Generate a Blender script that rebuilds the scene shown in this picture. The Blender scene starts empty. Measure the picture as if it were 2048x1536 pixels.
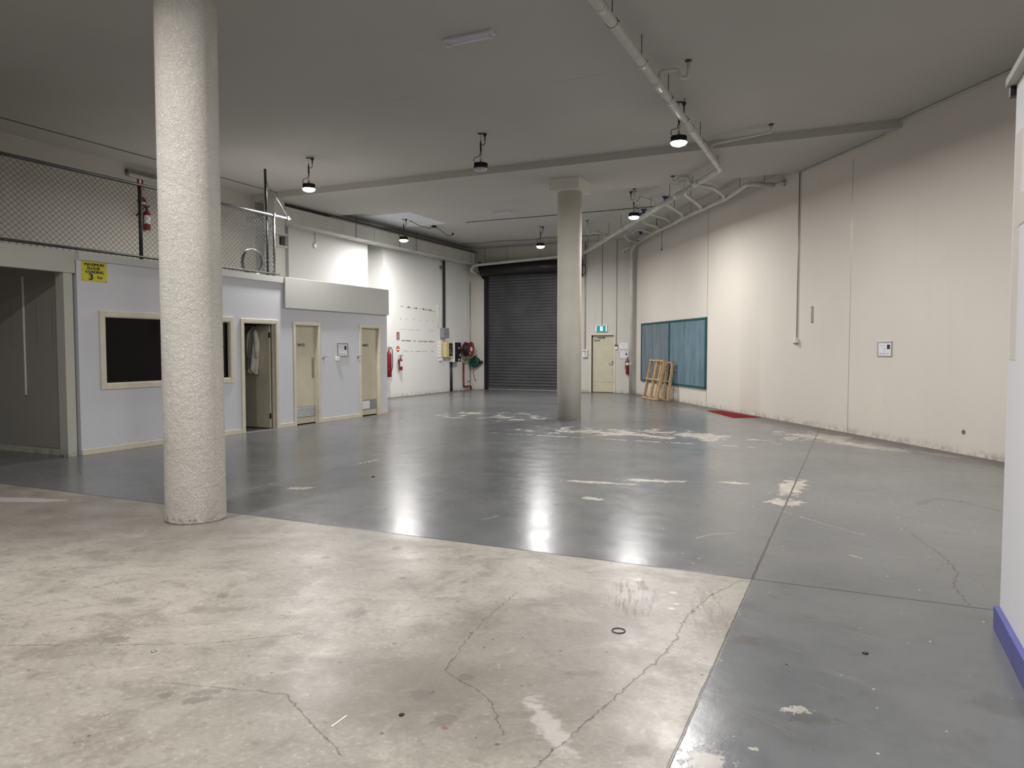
import bpy, bmesh, math, random
from mathutils import Vector, Matrix
random.seed(7)
PI = math.pi
SC = bpy.context.scene
COL = SC.collection

# ------------------------------------------------------------------ camera
F_PX, EYE = 1466.0, 1.56
cam_d = bpy.data.cameras.new('camera'); cam = bpy.data.objects.new('camera', cam_d); COL.objects.link(cam)
cam_d.sensor_fit = 'HORIZONTAL'; cam_d.sensor_width = 36.0; cam_d.lens = F_PX / 2048 * 36.0
cam_d.clip_start = 0.05; cam_d.clip_end = 200
cam.location = (0, 0, EYE)
cam.rotation_euler = (PI/2 - math.atan(71/F_PX), 0, math.atan(686/F_PX))
SC.camera = cam

# ------------------------------------------------------------------ world and exposure
w = bpy.data.worlds.new('world'); SC.world = w; w.use_nodes = True
w.node_tree.nodes['Background'].inputs[0].default_value = (0.02, 0.022, 0.025, 1)
w.node_tree.nodes['Background'].inputs[1].default_value = 0.2
SC.view_settings.view_transform = 'Standard'; SC.view_settings.look = 'None'
SC.view_settings.gamma = 1; SC.view_settings.use_curve_mapping = False
SC.view_settings.exposure = 0.0
LAMP_W = 165.0            # radiant power of each high bay lamp
LAMP_SPREAD = 180.0
LAMP_COL = (1.0, 0.97, 0.955)

# ------------------------------------------------------------------ node helpers
class NT:
    def __init__(s, name):
        s.m = bpy.data.materials.new(name); s.m.use_nodes = True
        s.t = s.m.node_tree; s.b = s.t.nodes['Principled BSDF']
        s.geo = s.t.nodes.new('ShaderNodeNewGeometry')
        s.P = s.geo.outputs['Position']
    def n(s, ty): return s.t.nodes.new(ty)
    def lk(s, a, b): s.t.links.new(a, b)
    def val(s, sock, v):
        if hasattr(v, 'is_linked') or isinstance(v, bpy.types.NodeSocket): s.lk(v, sock)
        elif isinstance(v, (tuple, list)) and len(v) == 3 and len(sock.default_value) == 4: sock.default_value = (*v, 1)
        else: sock.default_value = v
    def math(s, op, a, b=0.0, c=0.0, clamp=False):
        n = s.n('ShaderNodeMath'); n.operation = op; n.use_clamp = clamp
        s.val(n.inputs[0], a); s.val(n.inputs[1], b)
        if len(n.inputs) > 2: s.val(n.inputs[2], c)
        return n.outputs[0]
    def noise(s, scale, detail=4, rough=0.55, vec=None, dist=0.0):
        n = s.n('ShaderNodeTexNoise'); s.lk(vec if vec else s.P, n.inputs['Vector'])
        n.inputs['Scale'].default_value = scale; n.inputs['Detail'].default_value = detail
        n.inputs['Roughness'].default_value = rough; n.inputs['Distortion'].default_value = dist
        return n.outputs[0]
    def scaled(s, v, rot=0.0, loc=(0, 0, 0)):
        n = s.n('ShaderNodeMapping'); s.lk(s.P, n.inputs[0])
        if rot: n.vector_type = 'TEXTURE'; v = tuple(1/q for q in v)
        n.inputs['Scale'].default_value = v
        n.inputs['Rotation'].default_value = (0, 0, rot); n.inputs['Location'].default_value = loc
        return n.outputs[0]
    def ramp(s, v, lo, hi, a=0.0, b=1.0):
        n = s.n('ShaderNodeMapRange'); n.interpolation_type = 'SMOOTHSTEP'
        s.lk(v, n.inputs[0]); n.inputs[1].default_value = lo; n.inputs[2].default_value = hi
        n.inputs[3].default_value = a; n.inputs[4].default_value = b
        return n.outputs[0]
    def mix(s, f, a, b):
        n = s.n('ShaderNodeMix'); n.data_type = 'RGBA'
        s.val(n.inputs[0], f); s.val(n.inputs[6], a); s.val(n.inputs[7], b)
        return n.outputs[2]
    def xyz(s):
        n = s.n('ShaderNodeSeparateXYZ'); s.lk(s.P, n.inputs[0]); return n.outputs
    def bump(s, h, strength=0.3, dist=0.01):
        n = s.n('ShaderNodeBump'); s.lk(h, n.inputs['Height'])
        n.inputs['Strength'].default_value = strength; n.inputs['Distance'].default_value = dist
        s.lk(n.outputs[0], s.b.inputs['Normal'])
    def set(s, col=None, rough=None, metal=None, spec=None):
        if col is not None: s.val(s.b.inputs['Base Color'], col)
        if rough is not None: s.val(s.b.inputs['Roughness'], rough)
        if metal is not None: s.b.inputs['Metallic'].default_value = metal
        if spec is not None: s.b.inputs['Specular IOR Level'].default_value = spec
        return s.m

def plain(name, col, rough=0.5, metal=0.0, var=0.12, scale=6.0, bump=0.0, spec=0.5):
    t = NT(name); f = t.ramp(t.noise(scale, 3), 0.3, 0.7)
    t.set(t.mix(f, tuple(c*(1-var) for c in col), tuple(min(1, c*(1+var*0.5)) for c in col)), rough, metal, spec)
    if bump: t.bump(t.noise(scale*12, 3), bump, 0.003)
    return t.m

def wall_mat(name, col, scuff=0.25, grime=(0.30, 0.27, 0.22), bump=0.12, streak=0.0, rough=0.75, foot=0.5):
    t = NT(name)
    base = t.mix(t.ramp(t.noise(0.7, 5), 0.3, 0.7), tuple(c*0.955 for c in col), col)
    # fine scuffs and marks low on the wall
    z = t.xyz()[2]
    low = t.ramp(z, 2.1, 0.2)
    marks = t.math('MULTIPLY', t.ramp(t.noise(5.5, 8, 0.72), 0.60, 0.74), low)
    base = t.mix(t.math('MULTIPLY', marks, scuff), base, grime)
    # dirt along the foot
    ft = t.math('MULTIPLY', t.ramp(z, 0.16, 0.0), t.ramp(t.noise(9, 6, 0.7), 0.40, 0.66))
    base = t.mix(t.math('MULTIPLY', ft, foot), base, (0.10, 0.085, 0.065))
    if streak:
        s = t.noise(1.0, 5, 0.6, t.scaled((7, 7, 0.25)))
        base = t.mix(t.math('MULTIPLY', t.ramp(s, 0.52, 0.75), streak), base, grime)
    t.set(base, rough, 0.0, 0.3)
    t.bump(t.noise(38, 4), bump, 0.004)
    return t.m

M = {}
M['wall_cream'] = wall_mat('painted_cream_wall', (0.74, 0.695, 0.62), 0.30, streak=0.04)
M['wall_white'] = wall_mat('painted_white_wall', (0.80, 0.80, 0.775), 0.22)
M['wall_end'] = wall_mat('painted_end_wall', (0.62, 0.60, 0.54), 0.25, streak=0.15)
M['wall_office'] = wall_mat('painted_office_wall', (0.66, 0.675, 0.71), 0.25, grime=(0.30, 0.30, 0.32))
M['wall_upper'] = wall_mat('painted_upper_wall', (0.52, 0.50, 0.45), 0.1)
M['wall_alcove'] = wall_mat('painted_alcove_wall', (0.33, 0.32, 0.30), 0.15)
M['fascia'] = wall_mat('fascia_board', (0.56, 0.56, 0.54), 0.0, bump=0.05)
M['lintel'] = wall_mat('painted_timber_beam', (0.50, 0.50, 0.45), 0.1, bump=0.05)
M['partition'] = wall_mat('partition_paint', (0.82, 0.825, 0.85), 0.35, grime=(0.45, 0.45, 0.48), bump=0.1)
M['cream_trim'] = plain('cream_gloss_paint', (0.68, 0.64, 0.52), 0.4, var=0.06)
M['cream_door'] = plain('cream_door_paint', (0.60, 0.56, 0.42), 0.45, var=0.06, scale=3)
M['blue'] = plain('blue_skirting_paint', (0.085, 0.085, 0.33), 0.45)
M['pvc'] = plain('white_pvc', (0.62, 0.62, 0.59), 0.32, var=0.10, scale=4)
M['duct'] = plain('duct_sheet', (0.60, 0.595, 0.55), 0.5, var=0.06, scale=2)
M['black'] = plain('black_plastic', (0.012, 0.012, 0.013), 0.45)
M['black_metal'] = plain('black_metal', (0.02, 0.02, 0.021), 0.4, 0.3)
M['rod'] = plain('threaded_rod_steel', (0.07, 0.07, 0.07), 0.45, 0.5)
M['galv'] = plain('galvanised_steel', (0.30, 0.30, 0.31), 0.38, 0.75, var=0.25, scale=20)
M['dark_steel'] = plain('dark_weathered_steel', (0.06, 0.06, 0.065), 0.5, 0.3, var=0.4, scale=14)  # also the fence's unlit near length, its shade put into the colour
M['grey_plastic'] = plain('grey_plastic', (0.27, 0.28, 0.31), 0.45)
M['white_plastic'] = plain('white_plastic', (0.78, 0.78, 0.76), 0.35, var=0.04)
M['cream_plastic'] = plain('aged_cream_plastic', (0.72, 0.60, 0.33), 0.4)
M['red'] = plain('red_enamel', (0.22, 0.010, 0.016), 0.3, var=0.12)
M['red_dark'] = plain('dark_red_enamel', (0.20, 0.012, 0.016), 0.4)
M['orange'] = plain('orange_label', (0.70, 0.16, 0.05), 0.5)
M['green'] = plain('dark_green_enamel', (0.008, 0.055, 0.040), 0.35)
M['brass'] = plain('brass', (0.55, 0.42, 0.22), 0.3, 0.9)
M['chrome'] = plain('satin_chrome', (0.55, 0.55, 0.55), 0.25, 0.95)
M['grey_plate'] = plain('brushed_plate', (0.33, 0.32, 0.29), 0.35, 0.7)
M['timber'] = None
M['teal'] = plain('teal_frame', (0.010, 0.085, 0.095), 0.5)
M['paper'] = plain('paper', (0.80, 0.80, 0.82), 0.6, var=0.03)
M['ink'] = plain('printed_ink', (0.018, 0.018, 0.02), 0.6)
M['pale_ink'] = plain('pale_print', (0.42, 0.42, 0.45), 0.6)
M['alu'] = plain('aluminium_frame', (0.50, 0.50, 0.51), 0.35, 0.6)
M['yellow'] = plain('yellow_sign', (0.62, 0.58, 0.02), 0.5, var=0.05)
M['label_white'] = plain('label_white', (0.80, 0.78, 0.78), 0.5)
M['coat'] = plain('off_white_cloth', (0.62, 0.60, 0.52), 0.9, var=0.15, scale=8, bump=0.3)
M['blind'] = plain('black_blind', (0.003, 0.003, 0.0045), 0.8, spec=0.1)
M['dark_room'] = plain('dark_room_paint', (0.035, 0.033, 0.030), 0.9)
M['dark_floor'] = plain('dark_vinyl', (0.03, 0.032, 0.04), 0.5)
M['louvre'] = plain('grey_louvre', (0.33, 0.34, 0.34), 0.4, 0.5)
M['blue_flange'] = plain('blue_flange', (0.012, 0.035, 0.17), 0.4)
M['patch'] = plain('pale_blue_ceiling', (0.72, 0.74, 0.80), 0.7, var=0.03)
M['tread'] = plain('aluminium_threshold', (0.55, 0.55, 0.55), 0.3, 0.8)
M['fluoro'] = plain('fluoro_batten', (0.66, 0.66, 0.76), 0.35, var=0.03)
M['tube'] = plain('unlit_tube_glass', (0.80, 0.80, 0.84), 0.2, var=0.02)
M['dark_batten'] = plain('dark_grey_batten', (0.16, 0.16, 0.15), 0.5)
M['diffuser'] = plain('frosted_diffuser', (0.46, 0.46, 0.44), 0.4)
M['wet_black'] = plain('black_rubber', (0.015, 0.015, 0.017), 0.55)
M['offwhite_lens'] = plain('unlit_lens', (0.55, 0.55, 0.60), 0.25, var=0.02)

t = NT('ceiling_paint')
c = t.mix(t.ramp(t.noise(0.45, 4), 0.3, 0.7), (0.50, 0.485, 0.462), (0.53, 0.515, 0.49))
sp = t.math('MULTIPLY', t.ramp(t.noise(9, 2), 0.74, 0.80), 0.35)
c = t.mix(sp, c, (0.22, 0.2, 0.18))
t.set(c, 0.85, 0, 0.2); t.bump(t.noise(22, 5), 0.10, 0.004); M['ceiling'] = t.m

t = NT('column_render')
z = t.xyz()[2]
c = t.mix(t.ramp(t.noise(2.2, 5), 0.3, 0.7), (0.76, 0.73, 0.65), (0.84, 0.81, 0.74))
c = t.mix(t.math('MULTIPLY', t.ramp(t.noise(2.6, 7, 0.7), 0.54, 0.72), t.ramp(z, 2.3, 0.6, 0.0, 0.35)), c, (0.32, 0.29, 0.22))
c = t.mix(t.math('MULTIPLY', t.ramp(t.noise(16, 6, 0.7), 0.48, 0.66), t.ramp(z, 0.14, 0.0, 0, 0.75)), c, (0.13, 0.11, 0.08))
c = t.mix(t.math('MULTIPLY', t.ramp(t.noise(60, 3, 0.6), 0.62, 0.74), 0.22), c, (0.3, 0.28, 0.22))
t.set(c, 0.8, 0, 0.3)
h = t.math('ADD', t.noise(52, 6, 0.65, dist=1.4), t.math('MULTIPLY', t.noise(19, 4), 0.8))
t.bump(h, 1.0, 0.030); M['column'] = t.m
t = NT('smooth_column_paint')
z = t.xyz()[2]
c = t.mix(t.ramp(t.noise(2, 5), 0.3, 0.7), (0.70, 0.675, 0.59), (0.76, 0.735, 0.65))
c = t.mix(t.math('MULTIPLY', t.ramp(t.noise(11, 6, 0.7), 0.58, 0.70), t.ramp(z, 1.0, 0.0, 0, 0.6)), c, (0.2, 0.17, 0.13))
t.set(c, 0.7, 0, 0.3); t.bump(t.noise(60, 4), 0.3, 0.005); M['column_smooth'] = t.m

t = NT('pallet_timber')
g = t.noise(3, 5, 0.6, t.scaled((14, 14, 1.2)))
t.set(t.mix(t.ramp(g, 0.3, 0.7), (0.36, 0.23, 0.11), (0.60, 0.43, 0.25)), 0.7); M['timber'] = t.m

t = NT('roller_door_paint')
z = t.xyz()[2]
c = t.mix(t.ramp(t.noise(1.2, 5), 0.3, 0.7), (0.062, 0.063, 0.066), (0.092, 0.093, 0.096))
t.set(c, 0.45, 0.2); M['roller'] = t.m

def board_mat(name, a, b):
    t = NT(name)
    s = t.noise(1.0, 6, 0.65, t.scaled((5, 5, 0.9)))
    t.set(t.mix(t.ramp(s, 0.32, 0.68), a, b), 0.85, 0, 0.2); t.bump(t.noise(160, 2), 0.2, 0.002)
    return t.m
M['board_left'] = board_mat('teal_grey_felt', (0.13, 0.17, 0.195), (0.20, 0.25, 0.275))
M['board_right'] = board_mat('blue_teal_felt', (0.12, 0.19, 0.23), (0.18, 0.265, 0.31))

t = NT('red_carpet_mat')
c = t.mix(t.ramp(t.noise(7, 4), 0.35, 0.65), (0.13, 0.010, 0.013), (0.22, 0.018, 0.022))
c = t.mix(t.ramp(t.noise(22, 3), 0.71, 0.75), c, (0.6, 0.4, 0.36))
t.set(c, 0.95, 0, 0.1); t.bump(t.noise(200, 3), 0.5, 0.004); M['mat'] = t.m

# lit lens: the lamp's own light
t = NT('lit_lens')
t.b.inputs['Emission Color'].default_value = (1, 0.985, 0.95, 1); t.b.inputs['Emission Strength'].default_value = 40
t.set((0.9, 0.9, 0.9), 0.3); M['lit'] = t.m
t = NT('exit_sign_green')
t.b.inputs['Emission Color'].default_value = (0.0, 0.42, 0.42, 1); t.b.inputs['Emission Strength'].default_value = 0.45
t.set((0.005, 0.16, 0.17), 0.4); M['exit_green'] = t.m
t = NT('exit_sign_white')
t.b.inputs['Emission Color'].default_value = (0.9, 1, 1, 1); t.b.inputs['Emission Strength'].default_value = 1.0
t.set((0.8, 0.85, 0.85), 0.4); M['exit_white'] = t.m

t = NT('window_glass')
t.b.inputs['Transmission Weight'].default_value = 1.0; t.b.inputs['IOR'].default_value = 1.25
t.set((0.10, 0.105, 0.14), 0.05); M['glass'] = t.m

# ------------------------------------------------------------------ floor material
t = NT('concrete_floor_with_grey_paint')
X, Y, Z = t.xyz()
EDGE_Y, EDGE_X = 5.12, -0.598
wob = t.math('MULTIPLY', t.math('SUBTRACT', t.noise(5, 4), 0.5), 0.05)
bare = t.math('MULTIPLY', t.ramp(t.math('ADD', Y, wob), EDGE_Y+0.006, EDGE_Y-0.006), t.ramp(t.math('ADD', X, wob), EDGE_X+0.008, EDGE_X-0.008))
# bare concrete
n1 = t.noise(0.55, 6, 0.6); n2 = t.noise(2.3, 8, 0.68, dist=0.6); n3 = t.noise(11, 6, 0.7)
cc = t.mix(t.ramp(n1, 0.35, 0.65), (0.270, 0.249, 0.212), (0.400, 0.374, 0.322))
cc = t.mix(t.ramp(n2, 0.47, 0.68, 0, 0.70), cc, (0.19, 0.165, 0.135))
cc = t.mix(t.ramp(n2, 0.42, 0.28, 0, 0.55), cc, (0.55, 0.52, 0.45))
cc = t.mix(t.ramp(n3, 0.52, 0.72, 0, 0.6), cc, (0.17, 0.15, 0.12))
n4 = t.noise(34, 6, 0.75)
cc = t.mix(t.ramp(n4, 0.50, 0.70, 0, 0.45), cc, (0.16, 0.145, 0.12))
cc = t.mix(t.ramp(n4, 0.46, 0.32, 0, 0.45), cc, (0.60, 0.57, 0.50))
bs = t.noise(1.0, 8, 0.72, t.scaled((6.0, 2.0, 1), rot=-0.9), 0.5)
cc = t.mix(t.ramp(bs, 0.53, 0.72, 0, 0.45), cc, (0.17, 0.15, 0.13))
cc = t.mix(t.ramp(bs, 0.44, 0.30, 0, 0.40), cc, (0.58, 0.54, 0.47))
br = t.noise(1.0, 7, 0.7, t.scaled((1.3, 5.0, 1), rot=0.5), 0.4)
cc = t.mix(t.ramp(br, 0.55, 0.74, 0, 0.38), cc, (0.16, 0.14, 0.12))
# a darker worn zone near the paint corner
_nz = {}
def cnoise(k):
    if k not in _nz: _nz[k] = t.math('SUBTRACT', t.noise(k, 7, 0.68), 0.5)
    return _nz[k]
def blob(cx, cy, rx, ry, rot=0.0, edge=0.5, amp=0.6, nscale=3.0):
    dx = t.math('SUBTRACT', X, cx); dy = t.math('SUBTRACT', Y, cy)
    ca, sa = math.cos(rot), math.sin(rot)
    u = t.math('DIVIDE', t.math('ADD', t.math('MULTIPLY', dx, ca), t.math('MULTIPLY', dy, sa)), rx)
    v = t.math('DIVIDE', t.math('SUBTRACT', t.math('MULTIPLY', dy, ca), t.math('MULTIPLY', dx, sa)), ry)
    r = t.math('SQRT', t.math('ADD', t.math('MULTIPLY', u, u), t.math('MULTIPLY', v, v)))
    r = t.math('ADD', r, t.math('MULTIPLY', cnoise(nscale), amp*2))
    return t.ramp(r, 1.0+edge/2, 1.0-edge/2)
cc = t.mix(t.math('MULTIPLY', blob(-1.5, 3.4, 0.62, 0.95, 0.1, 0.7, 0.7), 0.42), cc, (0.17, 0.15, 0.13))
cc = t.mix(t.math('MULTIPLY', blob(-2.0, 2.75, 0.55, 0.35, 0.4, 0.6, 0.8), 0.45), cc, (0.16, 0.135, 0.11))
cc = t.mix(t.math('MULTIPLY', blob(-6.8, 4.4, 2.6, 0.8, 0.0, 1.0, 0.8, 1.5), 0.50), cc, (0.17, 0.15, 0.13))
cc = t.mix(t.math('MULTIPLY', blob(-1.12, 2.75, 0.22, 0.05, -0.9, 1.0, 2.0, 12), 0.50), cc, (0.60, 0.56, 0.54))
cc = t.mix(t.math('MULTIPLY', blob(-7.9, 4.6, 0.62, 0.10, 0.35, 0.5, 0.9, 4), 0.75), cc, (0.50, 0.48, 0.45))
# tyre tread ladders of dark marks
st = t.noise(1.0, 5, 0.65, t.scaled((42.0, 4.0, 1), rot=0.27))
cc = t.mix(t.math('MULTIPLY', blob(-1.23, 4.45, 0.15, 0.34, 0.27, 0.5, 0.5), t.ramp(st, 0.47, 0.60, 0, 0.75)), cc, (0.11, 0.095, 0.08))
cc = t.mix(t.math('MULTIPLY', blob(-0.76, 4.40, 0.11, 0.42, 0.2, 0.5, 0.5), t.ramp(st, 0.47, 0.60, 0, 0.40)), cc, (0.13, 0.11, 0.09))
# single stains
for (x_, y_, rx_, ry_, ro_, k_) in ((-2.63, 3.46, .06, .07, .3, .5), (-3.57, 2.59, .075, .05, .5, .6), (-2.64, 2.36, .07, .03, .7, .55), (-2.62, 2.29, .06, .03, .7, .6), (-1.74, 2.75, .05, .05, 0, .6),
          (-1.53, 2.60, .05, .055, 0, .6), (-3.43, 3.15, .20, .05, .6, .35), (-4.08, 3.04, .08, .05, .4, .4), (-5.45, 3.42, .10, .05, .3, .35), (-1.14, 3.28, .10, .03, .5, .35), (-.74, 2.72, .045, .05, 0, .55)):
    cc = t.mix(t.math('MULTIPLY', blob(x_, y_, rx_, ry_, ro_, 0.5, 1.5, 26), k_), cc, (0.14, 0.12, 0.105))
cc = t.mix(t.math('MULTIPLY', blob(-1.50, 2.55, .016, .013, 0, 0.5, 1.6, 40), .7), cc, (0.22, 0.07, 0.05))
for (x_, y_, rx_) in ((-1.30, 4.78, .035), (-1.02, 4.62, .03), (-.96, 4.42, .022), (-.97, 4.33, .028)):
    cc = t.mix(t.math('MULTIPLY', blob(x_, y_, rx_*.8, rx_*.7, 0, 0.6, 1.3, 40), .60), cc, (0.68, 0.65, 0.60))
# small dark spots
def spots(scale, thr, soft=0.02, seed=0.0, shape=(1, 1, 1)):
    v = t.n('ShaderNodeTexVoronoi'); v.inputs['Scale'].default_value = scale
    t.lk(t.scaled(shape, loc=(seed, seed*1.7, 0)), v.inputs['Vector'])
    cut = t.math('ADD', v.outputs['Distance'], t.math('MULTIPLY', t.math('SUBTRACT', t.noise(scale*5, 4), 0.5), thr*1.4))
    rnd = t.n('ShaderNodeSeparateColor'); t.lk(v.outputs['Color'], rnd.inputs[0])
    return t.math('MULTIPLY', t.ramp(cut, thr+soft, thr-soft), t.math('GREATER_THAN', rnd.outputs[0], 0.62))
cc = t.mix(t.math('MULTIPLY', spots(2.6, 0.10), 0.60), cc, (0.13, 0.115, 0.10))
cc = t.mix(t.math('MULTIPLY', spots(8.5, 0.07, 0.02, 3.1), 0.7), cc, (0.06, 0.05, 0.045))
cc = t.mix(t.math('MULTIPLY', spots(12.0, 0.05, 0.01, 5.7), 0.8), cc, (0.66, 0.62, 0.56))
# grey floor paint
m1 = t.noise(0.8, 5); m2 = t.noise(6, 7, 0.7)
pc = t.mix(t.ramp(m1, 0.35, 0.65), (0.130, 0.137, 0.143), (0.160, 0.165, 0.168))
pc = t.mix(t.ramp(m2, 0.50, 0.75, 0, 0.38), pc, (0.095, 0.092, 0.085))
scr = t.noise(1.0, 8, 0.74, t.scaled((1.4, 9.0, 1), rot=-0.45))
pc = t.mix(t.ramp(scr, 0.58, 0.72, 0, 0.32), pc, (0.30, 0.29, 0.27))
# flaked paint showing concrete
fl = t.noise(1.5, 9, 0.72, dist=0.7)
f_zone = t.math('MAXIMUM', blob(-3.4, 13.1, 2.7, 1.0, 0.0, 1.2, 0.45, 1.2), t.math('MULTIPLY', blob(-7.6, 15.2, 1.6, 1.5, 0, 1.0, 0.5, 1.2), 0.85))
f_zone = t.math('MAXIMUM', f_zone, t.math('MULTIPLY', blob(-0.4, 13.9, 1.5, 1.1, -0.9, 1.0, 0.5, 1.5), 0.8))
f_zone = t.math('MAXIMUM', f_zone, 0.03)
thr = t.math('SUBTRACT', 0.735, t.math('MULTIPLY', f_zone, 0.245))
flake = t.math('MULTIPLY', t.math('SUBTRACT', fl, thr), 40.0, clamp=True)
fc = t.mix(t.ramp(m2, 0.35, 0.65), (0.36, 0.335, 0.285), (0.56, 0.53, 0.47))
for b in ((-2.72, 8.1, 0.36, 0.06, 0.1), (-2.1, 8.5, 0.34, 0.08, 0.25), (-2.45, 7.2, 0.11, 0.07, 0), (-0.62, 8.75, 0.13, 0.52, -0.05), (-0.62, 7.85, 0.16, 0.16, 0),
          (-1.25, 8.75, 0.14, 0.06, 0.1), (-5.6, 6.35, 0.16, 0.07, 0.5), (-0.55, 13.9, 0.62, 0.26, -0.6), (0.15, 13.0, 0.75, 0.20, -0.65), (1.2, 12.35, 0.5, 0.12, -0.8)):
    flake = t.math('MAXIMUM', flake, blob(*b, 0.10, 1.9, 9))
for b in ((-0.48, 2.76, 0.075, 0.085, 0.2), (-0.22, 2.66, 0.06, 0.05, 0.2), (0.45, 3.05, 0.018, 0.010, 0.3), (-0.20, 3.32, 0.05, 0.03, 0.4), (-0.33, 2.92, 0.02, 0.012, 0.2)):
    flake = t.math('MAXIMUM', flake, t.math('MULTIPLY', blob(*b, 0.12, 2.4, 26), 0.7))
flake = t.math('MAXIMUM', flake, spots(7.0, 0.05, 0.01, 1.3))
flake = t.math('MAXIMUM', flake, spots(13.0, 0.055, 0.015, 4.4))
# the band of bare seam along the joint beyond the column
seam = t.math('MULTIPLY', t.ramp(t.math('ABSOLUTE', t.math('SUBTRACT', Y, 12.08)), 0.05, 0.02), t.ramp(t.noise(3.0, 6, 0.7), 0.47, 0.53))
flake = t.math('MAXIMUM', flake, t.math('MULTIPLY', seam, t.ramp(t.math('ABSOLUTE', t.math('ADD', X, 3.6)), 2.9, 1.9)))
pc = t.mix(flake, pc, fc)
pc = t.mix(t.math('MULTIPLY', spots(5.0, 0.035, 0.01, 8.2), 0.85), pc, (0.02, 0.02, 0.022))
pc = t.mix(t.math('MULTIPLY', spots(11.0, 0.05, 0.015, 6.1), 0.7), pc, (0.04, 0.04, 0.04))
pc = t.mix(t.math('MULTIPLY', blob(-0.50, 4.02, 0.07, 0.07, 0, 0.5, 2.0, 22), 0.45), pc, (0.10, 0.085, 0.07))
pc = t.mix(t.math('MULTIPLY', blob(-0.13, 3.28, 0.10, 0.05, .3, 0.6, 1.8, 22), 0.40), pc, (0.085, 0.08, 0.06))
pc = t.mix(t.math('MULTIPLY', blob(0.62, 3.75, 0.14, 0.10, 0, 0.5, 0.9, 9), 0.35), pc, (0.085, 0.08, 0.07))
tm = t.noise(1.0, 6, 0.6, t.scaled((0.5, 3.2, 1), rot=-0.3))
pc = t.mix(t.ramp(tm, 0.55, 0.70, 0, 0.30), pc, (0.11, 0.105, 0.098))
# brown dirt along the right wall and the end wall
dw = t.math('ADD', t.math('MULTIPLY', t.math('ADD', X, 6.85), -0.827), t.math('MULTIPLY', t.math('SUBTRACT', Y, 24.8), -0.562))
de = t.math('SUBTRACT', 24.85, Y)
dl = t.math('ADD', X, 13.4)
dd = t.math('MINIMUM', dw, t.math('MINIMUM', de, dl))
dirt = t.math('MULTIPLY', t.ramp(t.math('ADD', dd, t.math('MULTIPLY', t.noise(2.2, 6), 0.9)), 1.45, 0.55), 0.80)
pc = t.mix(dirt, pc, (0.095, 0.083, 0.066))
col = t.mix(bare, pc, cc)
# saw cut joints
def line(co, at, wd): return t.ramp(t.math('ABSOLUTE', t.math('SUBTRACT', t.math('ADD', co, t.math('MULTIPLY', wob, 0.3)), at)), wd, wd*0.4)
j = line(Y, EDGE_Y, 0.012)
j = t.math('MAXIMUM', j, t.math('MULTIPLY', line(X, -0.60, 0.014), t.math('GREATER_THAN', Y, 5.12)))
j = t.math('MAXIMUM', j, line(X, -0.60, 0.007))
j = t.math('MAXIMUM', j, t.math('MULTIPLY', line(Y, 12.03, 0.014), 0.7))
j = t.math('MAXIMUM', j, t.math('MULTIPLY', t.math('MULTIPLY', line(X, -6.05, 0.013), t.math('GREATER_THAN', Y, 5.12)), 0.7))
j = t.math('MAXIMUM', j, t.math('MULTIPLY', line(Y, 18.9, 0.014), 0.6))
col = t.mix(t.math('MULTIPLY', j, 0.85), col, (0.035, 0.033, 0.03))
# hairline cracks through the concrete
def crack(pts, wd):
    best = None
    for (x0, y0), (x1, y1) in zip(pts, pts[1:]):
        L2 = (x1-x0)**2 + (y1-y0)**2
        jx = t.math('ADD', X, crk_x); jy = t.math('ADD', Y, crk_y)
        ax = t.math('SUBTRACT', jx, x0); ay = t.math('SUBTRACT', jy, y0)
        h = t.math('DIVIDE', t.math('ADD', t.math('MULTIPLY', ax, x1-x0), t.math('MULTIPLY', ay, y1-y0)), L2, clamp=True)
        ex = t.math('SUBTRACT', ax, t.math('MULTIPLY', h, x1-x0)); ey = t.math('SUBTRACT', ay, t.math('MULTIPLY', h, y1-y0))
        dd_ = t.math('ADD', t.math('MULTIPLY', ex, ex), t.math('MULTIPLY', ey, ey))
        best = dd_ if best is None else t.math('MINIMUM', best, dd_)
    return t.ramp(best, wd*wd, wd*wd*0.15)
crk_x = t.math('MULTIPLY', t.math('SUBTRACT', t.noise(14, 5, 0.7), 0.5), 0.10)
crk_y = t.math('MULTIPLY', t.math('SUBTRACT', t.noise(13, 5, 0.7), 0.5), 0.06)
ck = crack([(-0.66, 5.08), (-0.80, 4.67), (-0.86, 4.26), (-0.84, 3.83), (-0.88, 3.47), (-0.95, 3.07), (-1.0, 2.77), (-1.05, 2.44), (-1.1, 1.8)], 0.0045)
ck = t.math('MAXIMUM', ck, crack([(-1.93, 4.2), (-1.9, 3.64), (-1.84, 3.32), (-1.77, 3.02), (-1.45, 2.86), (-1.25, 2.6)], 0.004))
ck = t.math('MAXIMUM', ck, t.math('MULTIPLY', crack([(0.45, 7.0), (0.62, 6.35), (0.68, 5.9), (0.62, 5.55), (0.66, 5.13)], 0.006), 0.8))
ck = t.math('MAXIMUM', ck, t.math('MULTIPLY', crack([(-1.75, 2.2), (-2.3, 2.5), (-2.9, 2.35)], 0.004), 0.8))
ck = t.math('MAXIMUM', ck, t.math('MULTIPLY', crack([(-4.9, 1.9), (-4.2, 2.22), (-3.55, 2.52), (-3.1, 2.75), (-2.7, 3.1)], 0.0035), 0.8))
col = t.mix(t.math('MULTIPLY', ck, 0.8), col, (0.06, 0.05, 0.04))
wl = crack([(-1.16, 6.05), (-1.04, 6.27), (-0.89, 6.36)], 0.006)
wl = t.math('MAXIMUM', wl, crack([(-3.05, 5.90), (-2.99, 6.07)], 0.009))
wl = t.math('MAXIMUM', wl, t.math('MULTIPLY', crack([(-0.63, 7.46), (-0.2, 7.0), (0.1, 6.75)], 0.006), 0.6))
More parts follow.
